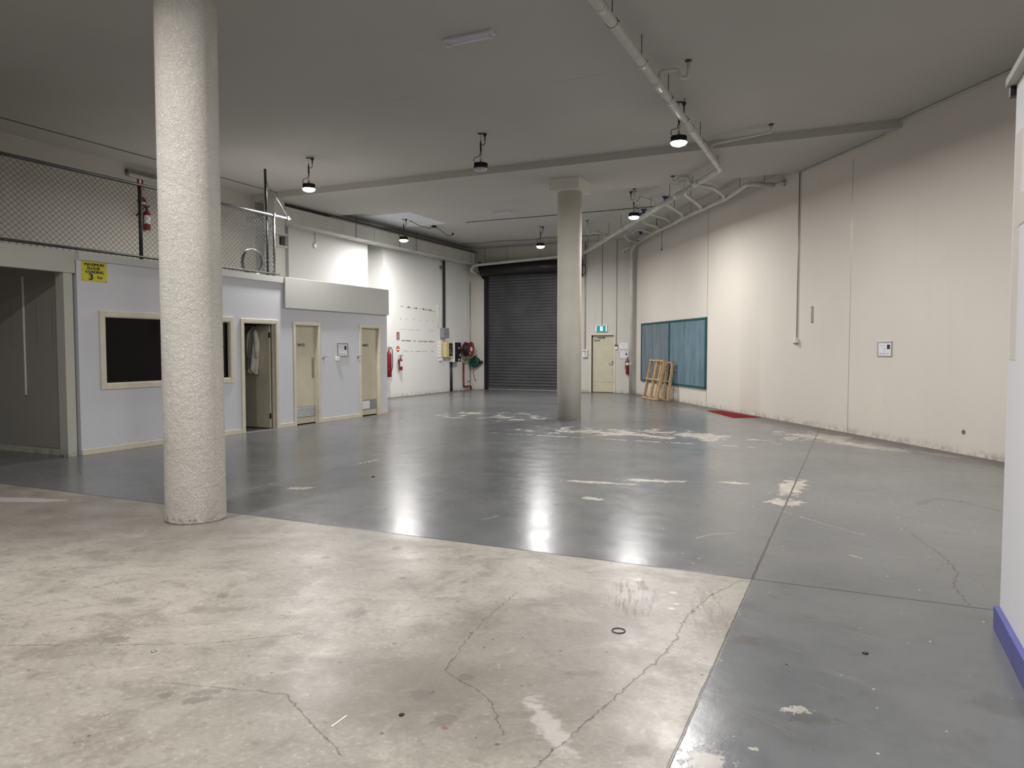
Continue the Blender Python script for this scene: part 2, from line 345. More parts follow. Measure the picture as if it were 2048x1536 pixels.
wl = t.math('MAXIMUM', wl, crack([(0.0, 6.05), (0.08, 5.98)], 0.008))
col = t.mix(t.math('MULTIPLY', wl, 0.75), col, (0.55, 0.54, 0.50))
ty = crack([(0.62, 8.35), (0.75, 8.66), (0.9, 8.74), (1.11, 8.52), (1.45, 8.15)], 0.045)
col = t.mix(t.math('MULTIPLY', ty, 0.5), col, (0.07, 0.066, 0.06))
# roughness
rp = t.ramp(t.noise(3.2, 6, 0.65), 0.3, 0.7, 0.205, 0.262)
rp = t.math('ADD', rp, t.math('ADD', t.math('MULTIPLY', flake, 0.12), t.math('MULTIPLY', dirt, 0.25)))
rc = t.ramp(t.noise(1.6, 7, 0.7), 0.3, 0.7, 0.29, 0.46)
rm = t.n('ShaderNodeMix'); t.lk(bare, rm.inputs[0]); t.lk(rp, rm.inputs[2]); t.lk(rc, rm.inputs[3])
t.set(col, rm.outputs[0], 0, 0.5)
hh = t.math('ADD', t.math('MULTIPLY', t.noise(7, 4), 0.8), t.math('MULTIPLY', t.noise(90, 4, 0.6), 0.12))
hh = t.math('SUBTRACT', hh, t.math('MULTIPLY', t.math('MAXIMUM', j, ck), 1.2))
hh = t.math('SUBTRACT', hh, t.math('MULTIPLY', flake, 0.25))
t.bump(hh, 0.30, 0.006)
M['floor'] = t.m

# ------------------------------------------------------------------ mesh helpers
class MB:
    def __init__(s): s.v = []; s.f = []; s.sm = []
    def add(s, vs, fs, smooth=False):
        k = len(s.v); s.v += [tuple(v) for v in vs]; s.f += [tuple(i+k for i in f) for f in fs]; s.sm += [smooth]*len(fs); return s
    def box(s, x0, x1, y0, y1, z0, z1, bev=0.0):
        if x0 > x1: x0, x1 = x1, x0
        if y0 > y1: y0, y1 = y1, y0
        if z0 > z1: z0, z1 = z1, z0
        if bev <= 0:
            vs = [(x, y, z) for z in (z0, z1) for (x, y) in ((x0, y0), (x1, y0), (x1, y1), (x0, y1))]
            return s.add(vs, [(3, 2, 1, 0), (4, 5, 6, 7), (0, 1, 5, 4), (1, 2, 6, 5), (2, 3, 7, 6), (3, 0, 4, 7)])
        bm = bmesh.new(); bmesh.ops.create_cube(bm, size=1)
        for v in bm.verts:
            v.co = Vector(((x0+x1)/2 + v.co.x*(x1-x0), (y0+y1)/2 + v.co.y*(y1-y0), (z0+z1)/2 + v.co.z*(z1-z0)))
        bmesh.ops.bevel(bm, geom=list(bm.edges), offset=min(bev, (x1-x0)*.45, (y1-y0)*.45, (z1-z0)*.45), segments=2, affect='EDGES', profile=0.5)
        bm.verts.index_update()
        s.add([v.co[:] for v in bm.verts], [[v.index for v in f.verts] for f in bm.faces]); bm.free(); return s
    def ring(s, c, ax, r, n, u=None):
        ax = Vector(ax).normalized()
        u = u or ax.orthogonal().normalized(); v = ax.cross(u)
        return [tuple(Vector(c) + u*(r*math.cos(2*PI*i/n)) + v*(r*math.sin(2*PI*i/n))) for i in range(n)]
    def tube(s, pts, r, n=10, cap=True, closed=False):
        pts = [Vector(p) for p in pts]; N = len(pts); rr = r if isinstance(r, (list, tuple)) else [r]*N
        tan = []
        for i in range(N):
            if closed: d = pts[(i+1) % N] - pts[i-1]
            else: d = pts[min(i+1, N-1)] - pts[max(i-1, 0)]
            tan.append(d.normalized())
        u = tan[0].orthogonal().normalized(); vs = []
        for i in range(N):
            u = (u - tan[i]*u.dot(tan[i]))
            u = u.normalized() if u.length > 1e-6 else tan[i].orthogonal().normalized()
            w_ = tan[i].cross(u)
            for k in range(n):
                a = 2*PI*k/n; vs.append(pts[i] + u*(rr[i]*math.cos(a)) + w_*(rr[i]*math.sin(a)))
        fs = []
        for i in range(N if closed else N-1):
            j_ = (i+1) % N
            for k in range(n):
                fs.append((i*n+k, i*n+(k+1) % n, j_*n+(k+1) % n, j_*n+k))
        k0 = len(s.v); s.add(vs, fs, True)
        if cap and not closed:
            s.f.append(tuple(k0+k for k in reversed(range(n)))); s.f.append(tuple(k0+(N-1)*n+k for k in range(n))); s.sm += [False, False]
        return s
    def pipe(s, pts, r, n=14, bend=None):
        """straight runs joined with rounded elbows"""
        pts = [Vector(p) for p in pts]; bend = bend or r*2.2; out = [pts[0]]
        for a, b, c_ in zip(pts, pts[1:], pts[2:]):
            d0 = (a-b); d1 = (c_-b); q = min(bend, d0.length*.45, d1.length*.45)
            p0 = b + d0.normalized()*q; p1 = b + d1.normalized()*q
            for k in range(6):
                t_ = k/5; out.append(p0*(1-t_)**2 + b*2*t_*(1-t_) + p1*t_*t_)
        out.append(pts[-1]); return s.tube(out, r, n)
    def lathe(s, prof, c=(0, 0, 0), n=28, axis='z', smooth=True):
        vs = []
        for (r, h) in prof:
            for k in range(n):
                a = 2*PI*k/n; x, y, z = r*math.cos(a), r*math.sin(a), h
                if axis == 'y': x, y, z = x, h, y
                if axis == 'x': x, y, z = h, x, y
                vs.append((x+c[0], y+c[1], z+c[2]))
        fs = []
        for i in range(len(prof)-1):
            for k in range(n):
                q = (i*n+k, i*n+(k+1) % n, (i+1)*n+(k+1) % n, (i+1)*n+k)
                fs.append(q if axis != 'y' else q[::-1])
        k0 = len(s.v); s.add(vs, fs, smooth)
        L = len(prof)-1
        if prof[0][0] > 1e-5: s.f.append(tuple(k0+k for k in range(n))); s.sm.append(False)
        if prof[L][0] > 1e-5: s.f.append(tuple(k0+L*n+k for k in range(n))); s.sm.append(False)
        return s
    def prism(s, poly, z0, z1):
        n = len(poly); vs = [(x, y, z0) for x, y in poly] + [(x, y, z1) for x, y in poly]
        return s.add(vs, [tuple(range(n))[::-1], tuple(range(n, 2*n))] + [(i, (i+1) % n, n+(i+1) % n, n+i) for i in range(n)])
    def rot(s, k0, mat):
        for i in range(k0, len(s.v)): s.v[i] = tuple(mat @ Vector(s.v[i]))
        return s
    def build(s, name, mat, parent=None, world=False):
        vs = s.v
        if world and parent is not None:
            inv = wm(parent).inverted(); vs = [tuple(inv @ Vector(v)) for v in vs]
        me = bpy.data.meshes.new(name); me.from_pydata(vs, [], s.f); me.update()
        bm = bmesh.new(); bm.from_mesh(me); bmesh.ops.recalc_face_normals(bm, faces=bm.faces); bm.to_mesh(me); bm.free()
        for p, q in zip(me.polygons, s.sm): p.use_smooth = q
        me.materials.append(M[mat] if isinstance(mat, str) else mat)
        o = bpy.data.objects.new(name, me); COL.objects.link(o)
        if parent is not None: o.parent = parent
        return o
def wm(o):
    m = Matrix.LocRotScale(o.location, o.rotation_euler.to_quaternion(), o.scale)
    return wm(o.parent) @ m if o.parent else m
def B(*a, **k): return MB().box(*a, **k)
def tag(o, label=None, cat=None, group=None, kind=None):
    if label: o['label'] = label
    if cat: o['category'] = cat
    if group: o['group'] = group
    if kind: o['kind'] = kind
    return o
def thing(name, label, cat, loc=(0, 0, 0), rz=0.0, group=None, kind=None):
    o = bpy.data.objects.new(name, None); COL.objects.link(o); o.empty_display_size = 0.1
    o.location = loc; o.rotation_euler = (0, 0, rz); return tag(o, label, cat, group, kind)
def struct(name, mb, mat, label=None, cat=None):
    return tag(mb.build(name, mat), label, cat, kind='structure')
def text(name, s, size, loc, parent, mat='ink', sx=1.0, bold=0.0, align='CENTER', depth=0.0006):
    """lettering standing on a local plate that faces -y"""
    c_ = bpy.data.curves.new(name, 'FONT'); c_.body = s; c_.size = size; c_.align_x = align; c_.align_y = 'CENTER'
    c_.extrude = depth
    o = bpy.data.objects.new(name, c_); COL.objects.link(o); bpy.context.view_layer.update()
    me = bpy.data.meshes.new_from_object(o.evaluated_get(bpy.context.evaluated_depsgraph_get()))
    bpy.data.objects.remove(o, do_unlink=True); bpy.data.curves.remove(c_)
    if bold:      # a heavier stroke: the same outline laid down again a hair to each side
        bm = bmesh.new()
        for q, (dx, dy) in enumerate(((0, 0), (-bold, 0), (bold, 0), (0, -bold*.7), (0, bold*.7))):
            k = len(bm.verts); bm.from_mesh(me); bm.verts.ensure_lookup_table()
            for v in bm.verts[k:]: v.co.x += dx; v.co.y += dy; v.co.z += q*.00025
        bm.to_mesh(me); bm.free()
    me.transform(Matrix.Translation(loc) @ Matrix.Rotation(PI/2, 4, 'X') @ Matrix.Diagonal((sx, 1, 1, 1)))
    me.materials.clear(); me.materials.append(M[mat]); ob = bpy.data.objects.new(name, me); COL.objects.link(ob); ob.parent = parent
    return ob
def copy_tree(o, parent=None):
    c_ = o.copy(); COL.objects.link(c_); c_.parent = parent
    for ch in list(o.children): copy_tree(ch, c_)
    return c_
def clabel(o, s): o['label'] = s; return o

# ------------------------------------------------------------------ frames of the walls
CEIL, BAND = 5.33, 5.19
XL, XF, XU = -10.18, -13.40, -13.55       # office front, far left wall, upstairs wall
YE = 24.85
W0 = Vector((-6.88, 24.85)); WD = Vector((0.5619, -0.8272)); WN = Vector((-0.8272, -0.5619))
RZ_R = math.atan2(WD.y, WD.x); RZ_L = PI/2; RZ_P = -PI/2
def wr(s, z, off=0.0):
    p = W0 + WD*s + WN*off; return (p.x, p.y, z)

# ------------------------------------------------------------------ shell
YB, XR = -7.0, 15.2
foot = [(-14.3, YB), (wr(38.6, 0)[0], YB), (-6.88, YE), (-14.3, YE)]
foot_in = foot
struct('floor', MB().prism([(-14.5, YB-.2), (wr(38.9, 0)[0], YB-.2), (wr(-.2, 0, -.3)[0], YE+.6), (-14.5, YE+.6)], -0.2, 0.0), 'floor', 'grey painted and bare concrete warehouse floor', 'floor')
struct('ceiling', MB().prism([(-14.5, YB-.2), (wr(38.9, 0)[0], YB-.2), (wr(-.2, 0, -.3)[0], YE+.6), (-14.5, YE+.6)], CEIL, CEIL+0.2), 'ceiling', 'grey white concrete ceiling', 'ceiling')
def band(name, y0, y1, lab):
    def xw(y): s_ = (W0.y - y)/0.8272; return wr(s_, 0)[0]
    struct(name, MB().prism([(XU, y0), (xw(y0), y0), (xw(y1), y1), (XU, y1)], BAND, CEIL+0.05), 'ceiling', lab, 'ceiling beam')
band('trim_1', 13.80, 16.35, 'wide shallow ceiling beam over the far column')
band('trim_2', 3.55, 6.05, 'wide shallow ceiling beam over the near column')
# right wall, oblique
mb = MB(); k = MB()
a, b = wr(-0.02, 0), wr(38.7, 0); a2, b2 = wr(-0.02, 0, -0.2), wr(38.7, 0, -0.2)
mb.prism([a[:2], b[:2], b2[:2], a2[:2]], 0, CEIL); struct('wall_right', mb, 'wall_cream', 'long cream wall on the right', 'wall')
# panel joints in the right wall
for i, (s_, z0, z1, wd) in enumerate(((5.83, 0.1, 5.3, .012), (12.06, 0, 5.0, .010))):
    t_ = thing('trim_%d' % (i+3), 'thin vertical panel joint in the cream right wall, %s' % ('behind the teal board' if i == 0 else 'left of the framed notice'), 'joint', wr(s_, 0), RZ_R, kind='structure')
    B(-wd/2, wd/2, -0.002, 0.004, z0, z1).build('joint_line', 'dark_steel' if i == 0 else 'grey_plate', t_)
# end wall with openings: roller door and exit door
RDX0, RDX1, RDZ = -12.72, -9.10, 4.45
EDX0, EDX1, EDZ = -8.50, -7.68, 2.03
mb = MB()
mb.box(-14.3, RDX0, YE, YE+.25, 0, CEIL).box(RDX0, RDX1, YE, YE+.25, RDZ, CEIL).box(RDX1, EDX0, YE, YE+.25, 0, CEIL)
mb.box(EDX0, EDX1, YE, YE+.25, EDZ, CEIL).box(EDX1, -6.6, YE, YE+.25, 0, CEIL)
struct('wall_end', mb, 'wall_end', 'end wall with the roller door', 'wall')
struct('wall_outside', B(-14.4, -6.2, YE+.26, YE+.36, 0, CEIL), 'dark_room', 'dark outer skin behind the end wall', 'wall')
# far left wall: solid part and lit panel, with a recess between
struct('wall_left_far', B(-14.1, XF, 19.16, YE, 0, CEIL), 'wall_white', 'white wall carrying the switchboards', 'wall')
struct('wall_left_panel', B(XF-.12, XF, 14.93, 18.35, 0, CEIL), 'wall_white', 'bright white wall panel above the offices', 'wall')
struct('wall_left_recess', MB().box(-14.3, -14.05, 13.9, 19.45, 0, CEIL), 'wall_white', 'recessed wall strip beside the bright panel', 'wall')
struct('wall_left', B(XU-.2, XU, YB, 13.92, 0, CEIL), 'wall_upper', 'left wall above the mezzanine', 'wall')
struct('wall_back', B(-14.3, 15.2, YB-.2, YB, 0, CEIL), 'wall_cream', 'wall behind the camera', 'wall')
struct('trim_5', MB().box(-13.23, -12.90, 13.89, 14.25, 2.95, 4.10).box(-13.23, -12.90, 13.89, 14.25, 4.38, BAND).box(-13.19, -12.97, 13.93, 14.12, 4.1, 4.38)
       .box(-13.25, -12.86, 13.86, 14.30, 4.36, 4.40).box(-13.25, -12.86, 13.86, 14.30, 4.06, 4.10), 'duct', 'boxed pier carrying the near end of the duct', 'pier')

# office block front wall with openings
T = 0.10; OT = 2.84
WY0, WY1, WZ0, WZ1 = 7.37, 9.80, 1.03, 2.04
DA0, DA1 = 10.12, 10.95; DB0, DB1 = 11.49, 12.19; DC0, DC1 = 13.66, 14.36; DZ = 2.04
def wseg(mb, y0, y1, z0, z1): mb.box(XL-T, XL, y0, y1, z0, z1)
mb = MB()
wseg(mb, 6.96, WY0, 0, OT+.1); wseg(mb, WY0, WY1, 0, WZ0); wseg(mb, WY0, WY1, WZ1, OT+.1); wseg(mb, WY1, DA0, 0, OT+.1)
wseg(mb, DA0, DA1, DZ, OT+.1); wseg(mb, DA1, DB0, 0, OT+.1); wseg(mb, DB0, DB1, DZ, OT+.1); wseg(mb, DB1, DC0, 0, OT+.1)
wseg(mb, DC0, DC1, DZ, OT+.1); wseg(mb, DC1, 14.68, 0, OT+.1)
mb.box(XF, XL-T, 14.58, 14.68, 0, OT+.1)
struct('wall_office', mb, 'wall_office', 'pale blue white office block wall', 'wall')
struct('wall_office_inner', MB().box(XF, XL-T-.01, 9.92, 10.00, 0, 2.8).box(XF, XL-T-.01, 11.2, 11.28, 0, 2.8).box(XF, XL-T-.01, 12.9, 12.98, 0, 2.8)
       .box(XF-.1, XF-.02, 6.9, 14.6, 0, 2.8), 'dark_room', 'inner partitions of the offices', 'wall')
struct('trim_6', B(XU, XL-.005, YB, 14.675, 2.835, 2.95), 'lintel', 'mezzanine deck slab over the offices', 'deck')
struct('trim_7', B(XL+.001, XL+.028, 6.98, 11.17, 2.84, 2.955), 'fascia', 'narrow cap strip along the top of the office wall', 'trim')
struct('trim_8', B(XL+.001, XL+.055, 11.17, 14.69, 2.355, 2.957, bev=.004), 'fascia', 'deep fascia board over the two toilet doors', 'trim')
struct('trim_9', MB().box(XL-.10, XL+.015, YB, 6.93, 2.64, 2.945, bev=.004), 'lintel', 'painted beam over the dark alcove', 'beam')
struct('trim_10', MB().box(XL-.12, XL-.005, 6.765, 6.90, 0.0, 2.64, bev=.003).box(XL-.19, XL-.12, 6.77, 6.86, 0.03, 2.64, bev=.002), 'lintel', 'painted timber post at the alcove edge', 'post')
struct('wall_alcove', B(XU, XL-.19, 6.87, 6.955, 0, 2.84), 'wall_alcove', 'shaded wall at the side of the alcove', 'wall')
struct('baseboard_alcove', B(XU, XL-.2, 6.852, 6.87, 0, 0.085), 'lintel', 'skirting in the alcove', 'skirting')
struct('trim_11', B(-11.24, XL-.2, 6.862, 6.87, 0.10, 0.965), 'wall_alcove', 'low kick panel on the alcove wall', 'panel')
# skirting of the offices
mb = MB()
for y0, y1 in ((6.97, 10.05), (11.02, 11.425), (12.26, 13.59), (14.43, 14.69)): mb.box(XL, XL+.016, y0, y1, 0, 0.085, bev=.005)
struct('baseboard_office', mb, 'cream_trim', 'cream skirting along the office wall', 'skirting')

# window: profiled frame, glass and blind
win = thing('window_1', 'wide dark office window with cream frame', 'window', (XL, (WY0+WY1)/2, WZ0), RZ_L, kind='structure')
hw = (WY1-WY0)/2; hh_ = WZ1-WZ0
def frame_mb(x0, x1, z0, z1, wd, dep, foot=True):
    m = MB()
    m.box(x0-wd, x0, -dep, 0.0, z0-(wd if foot else 0), z1+wd, bev=.006); m.box(x1, x1+wd, -dep, 0.0, z0-(wd if foot else 0), z1+wd, bev=.006)
    m.box(x0, x1, -dep, 0, z1, z1+wd, bev=.006)
    if foot: m.box(x0, x1, -dep, 0, z0-wd, z0, bev=.006)
    m.box(x0, x0+.012, -.01, .1, z0, z1); m.box(x1-.012, x1, -.01, .1, z0, z1); m.box(x0, x1, -.01, .1, z1-.012, z1)
    if foot: m.box(x0, x1, -.01, .1, z0, z0+.012)
    return m
frame_mb(-hw, hw, 0, hh_, 0.085, 0.022).build('window_frame', 'cream_trim', win)
B(-hw+.01, hw-.01, .045, .051, .01, hh_-.01).build('pane', 'glass', win)
mb = MB()
for i in range(34): mb.box(-hw+.02, hw-.02, .068, .090, .02+i*.0292, .024+i*.0292+.018)
mb.box(-hw+.02, hw-.02, .091, .096, .01, hh_-.01); mb.build('blind', 'blind', win)

def door_frame(parent, x0, x1, z1, wd=.062):
    m = MB()
    for a_, b_ in ((x0-wd, x0), (x1, x1+wd)): m.box(a_, b_, -.020, 0.0, 0, z1+wd, bev=.006); 
    m.box(x0-.002, x1+.002, -.020, 0, z1, z1+wd, bev=.006)
    m.box(x0, x0+.014, -.012, T, 0, z1); m.box(x1-.014, x1, -.012, T, 0, z1); m.box(x0, x1, -.012, T, z1-.014, z1)
    m.box(x0+.014, x0+.028, .05, .065, 0, z1-.014); m.box(x1-.028, x1-.014, .05, .065, 0, z1-.014)
    return m.build('door_frame', 'cream_trim', parent)
# open store room door
dr = thing('door_1', 'open doorway into the dark store room', 'door', (XL, DA0, 0), RZ_L, kind='structure')
wA = DA1-DA0
door_frame(dr, 0, wA, DZ, .07)
B(0.0, wA, -.03, T+.02, 0, .006).build('threshold', 'tread', dr)
leaf = thing('door_leaf', None, None, (wA-.02, T+.0, 0)); leaf.parent = dr; leaf.rotation_euler = (0, 0, 0)
B(-.04, 0.0, .01, .80, .015, 2.015, bev=.002).build('leaf_panel', 'cream_door', leaf)
for z_ in (.25, 1.82):
    MB().box(-.052, -.038, -.012, .018, z_-.05, z_+.05).tube([(-.045, -.006, z_-.052), (-.045, -.006, z_+.052)], .008, 8).build('hinge', 'black_metal', leaf)
def toilet_door(name, lab, y0, y1, word, left_leaf=0.0, handle=True, torn=False):
    d = thing(name, lab, 'door', (XL, y0, 0), RZ_L, kind='structure'); W = y1-y0
    door_frame(d, 0, W, DZ)
    lf = B(.016, W-.016, .066, .10, .022, DZ-.016, bev=.003).build('door_leaf', 'cream_door', d)
    # plate with word and pictogram
    p = B(.13, .36, .0625, .066, 1.605, 1.665, bev=.001).build('door_sign', 'grey_plate', d)
    if word == 'Men': text('sign_word', word, .055, (.205, .0620, 1.633), p, 'ink', 1.0, .001)
    else: text('sign_word', word, .045, (.215, .0620, 1.633), p, 'ink', 1.0, .001)
    m = MB(); cx = .325
    m.box(.298, .352, .0615, .0625, 1.607, 1.663); m.build('pictogram_ground', 'green', p)
    m = MB().lathe([(.006, .0600), (.006, .0614)], (cx, 0, 1.654), 12, 'y')
    if word == 'Men': m.box(cx-.009, cx+.009, .0602, .0614, 1.626, 1.645).box(cx-.007, cx-.001, .0602, .0614, 1.610, 1.626).box(cx+.001, cx+.007, .0602, .0614, 1.610, 1.626)
    else: m.add([(cx-.004, .0602, 1.645), (cx+.004, .0602, 1.645), (cx+.014, .0602, 1.622), (cx-.014, .0602, 1.622)], [(0, 1, 2, 3)]).box(cx-.006, cx-.001, .0602, .0614, 1.610, 1.622).box(cx+.001, cx+.006, .0602, .0614, 1.610, 1.622)
    m.build('pictogram', 'label_white', p)
    # louvre vent
    v = B(.05, W-.05, .058, .066, .145, .375, bev=.002).build('vent_frame', 'louvre', d)
    m = MB()
    for i in range(9):
        z_ = .165+i*.0222
        m.add([(.068, .050, z_), (W-.068, .050, z_), (W-.068, .058, z_+.016), (.068, .058, z_+.016), (.068, .054, z_-.001), (W-.068, .054, z_-.001), (W-.068, .060, z_+.014), (.068, .060, z_+.014)],
              [(0, 1, 2, 3), (4, 7, 6, 5), (0, 4, 5, 1), (2, 6, 7, 3)])
    m.build('vent_louvre', 'louvre', v)
    B(.062, W-.062, .0572, .0578, .157, .363).build('vent_shadow_plate', 'dark_batten', v)
    if torn: B(.055, .37, .046, .0485, .165, .352).build('taped_paper', 'paper', v)
    if handle: B(W-.135, W-.065, .061, .066, .955, 1.375, bev=.001).build('push_plate', 'grey_plate', d)
    return d
toilet_door('door_2', 'cream door with sign reading Men and a vent at its foot', DB0, DB1, 'Men')
toilet_door('door_3', 'cream door with sign reading Ladies nearest the block end', DC0, DC1, 'Ladies', handle=False, torn=True)

# exit door
ed = thing('door_4', 'cream exit door in the end wall under the green sign', 'door', (EDX0, YE, 0), 0, kind='structure')
W = EDX1-EDX0
m = MB().box(-.06, 0, -.02, .14, 0, EDZ+.05, bev=.004).box(W, W+.06, -.02, .14, 0, EDZ+.05, bev=.004).box(0, W, -.02, .14, EDZ, EDZ+.05, bev=.004)
m.build('door_frame', 'cream_trim', ed)
B(.005, W-.005, .085, .125, .015, EDZ-.005, bev=.002).build('door_leaf', 'cream_door', ed)
MB().box(.01, W-.01, .083, .086, .365, .372).build('kick_line', 'dark_batten', ed)
cl = MB().box(.07, .27, .035, .085, 1.84, 1.92, bev=.012).build('door_closer', 'chrome', ed)
MB().box(.15, .45, .02, .04, 1.945, 1.965).box(.42, .46, .02, .06, 1.93, 1.97).build('closer_arm', 'dark_steel', cl)
hd = MB().lathe([(.034, .072), (.034, .084)], (W-.075, 0, 1.02), 20, 'y').tube([(W-.075, .075, 1.02), (W-.075, .04, 1.02), (W-.10, .028, 1.02), (W-.20, .030, 1.03)], .011, 10).build('door_handle', 'chrome', ed)
MB().box(W-.095, W-.055, .078, .086, 1.06, 1.11).build('lock_plate', 'dark_steel', hd)

# roller door
rd = thing('door_5', 'dark grey corrugated roller door', 'roller door', ((RDX0+RDX1)/2, YE, 0), 0, kind='structure')
HW = (RDX1-RDX0)/2; P_ = .1135
prof = []
z_ = 0.10
while z_ < RDZ-.02:
    prof += [(-.006, z_), (.012, z_+.016), (.014, z_+.034), (-.004, z_+.052), (-.012, z_+.075), (-.012, z_+.100)]
    z_ += P_
m = MB(); n_ = len(prof)
vs = [(x_, y_+.06, zz) for x_ in (-HW+.03, HW-.03) for (y_, zz) in prof]
m.add(vs, [(i, i+1, n_+i+1, n_+i) for i in range(n_-1)])
m.build('curtain', 'roller', rd)
MB().box(-HW+.03, HW-.03, .035, .075, .035, .115, bev=.004).build('bottom_rail', 'roller', rd)
MB().box(-HW+.03, HW-.03, .04, .07, .008, .035).build('rubber_seal', 'alu', rd)
for s_ in (-1, 1): MB().box(s_*HW-.075, s_*HW+.02, -.012, .02, 0, RDZ+.1).box(s_*HW-.045*s_-.035, s_*HW-.045*s_+.035, .02, .12, 0, RDZ).build('guide_rail', 'black_metal', rd)
MB().lathe([(.24, -HW-.03), (.24, HW+.03)], (0, -.27, 4.50), 30, 'x').build('drum', 'black_metal', rd)
for s_ in (-1, 1):
    x_ = s_*(HW+.05)
    MB().add([(x_-.012, 0, 4.15), (x_-.012, 0, 4.78), (x_-.012, -.52, 4.78), (x_-.012, -.52, 4.5), (x_-.012, -.2, 4.2), (x_+.012, 0, 4.15), (x_+.012, 0, 4.78), (x_+.012, -.52, 4.78), (x_+.012, -.52, 4.5), (x_+.012, -.2, 4.2)],
             [(0, 1, 2, 3, 4), (9, 8, 7, 6, 5), (0, 1, 6, 5), (1, 2, 7, 6), (2, 3, 8, 7), (3, 4, 9, 8), (4, 0, 5, 9)]).build('drum_bracket', 'black_metal', rd)
mt = MB().box(HW+.10, HW+.26, -.30, -.01, 4.12, 4.74, bev=.01).build('motor', 'black_metal', rd)
MB().tube([(HW+.26, -.15, 4.5), (HW+.36, -.16, 4.55), (HW+.42, -.16, 4.42), (HW+.40, -.16, 4.22), (HW+.27, -.15, 4.14)], .014, 8).build('cable_loop', 'wet_black', mt)
MB().tube([(HW+.13, -.10, 4.12), (HW+.125, -.06, 2.5), (HW+.11, -.05, 1.30), (HW+.155, -.05, 1.32), (HW+.165, -.05, 2.5), (HW+.16, -.10, 4.12)], .0085, 6).build('hand_chain', 'dark_steel', mt)

# partition on the right
pt = thing('wall_partition', 'free standing white partition at the right edge', 'wall', (0.76, 4.80, 0), 0, kind='structure')
MB().box(0, .115, YB-4.8, 0, 0, 2.98).build('partition_panel', 'partition', pt)
MB().box(.012, .10, 0, .012, 0, 2.98).build('edge_strip', 'black', pt)
B(-.045, .16, YB-4.8, .05, 2.985, 3.03, bev=.004).build('cap_board', 'lintel', pt)
MB().box(-.025, .02, .02, .07, 2.93, 2.985).build('cap_bracket', 'black', pt)
MB().box(-.004, 0.0, -1.9, -.10, 2.20, 2.36).box(-.003, 0, -.20, -.045, 1.5, 2.7).build('filler_patch', 'wall_cream', pt)
struct('baseboard_partition', B(.73, .76, YB, 4.80, 0, .125, bev=.004), 'blue', 'royal blue skirting board at the foot of the partition', 'skirting')

# conduit along the top of the right wall
m = MB(); pts = [wr(2.0, CEIL-.03, .02), wr(8.9, CEIL-.03, .02)]
cv = tag(MB().tube([wr(10.2, BAND-.02, .025), wr(12.95, BAND-.02, .025), wr(13.12, BAND+.01, .025), wr(13.28, CEIL-.04, .025), wr(13.5, CEIL-.02, .025), wr(24, CEIL-.02, .025)], .012, 6).build('ceiling_cable', 'pvc'),
         'pale cable following the top of the right wall with a small dip at the beam', 'cable')

# ------------------------------------------------------------------ columns
c1 = thing('round_column', 'thick round column with rough white render in the left foreground', 'column', (-5.455, 4.81, 0), group=None)
m = MB(); prof = [(.262, 0), (.262, .02)] + [(.260, .02+i*.32) for i in range(1, 16)] + [(.26, 5.0)]
m.lathe(prof, n=64); m.build('shaft', 'column', c1)
MB().box(-.36, .36, -.36, .36, 4.98, BAND).build('capital', 'column_smooth', c1)
c2 = thing('round_column', 'smooth cream round column with a square head further down the hall', 'column', (-5.69, 15.12, 0))
MB().lathe([(.263, 0), (.263, 2.5), (.263, 4.95)], n=64).build('shaft', 'column_smooth', c2)
MB().box(-.34, .34, -.36, .36, 4.94, BAND, bev=.004).build('capital', 'column_smooth', c2)

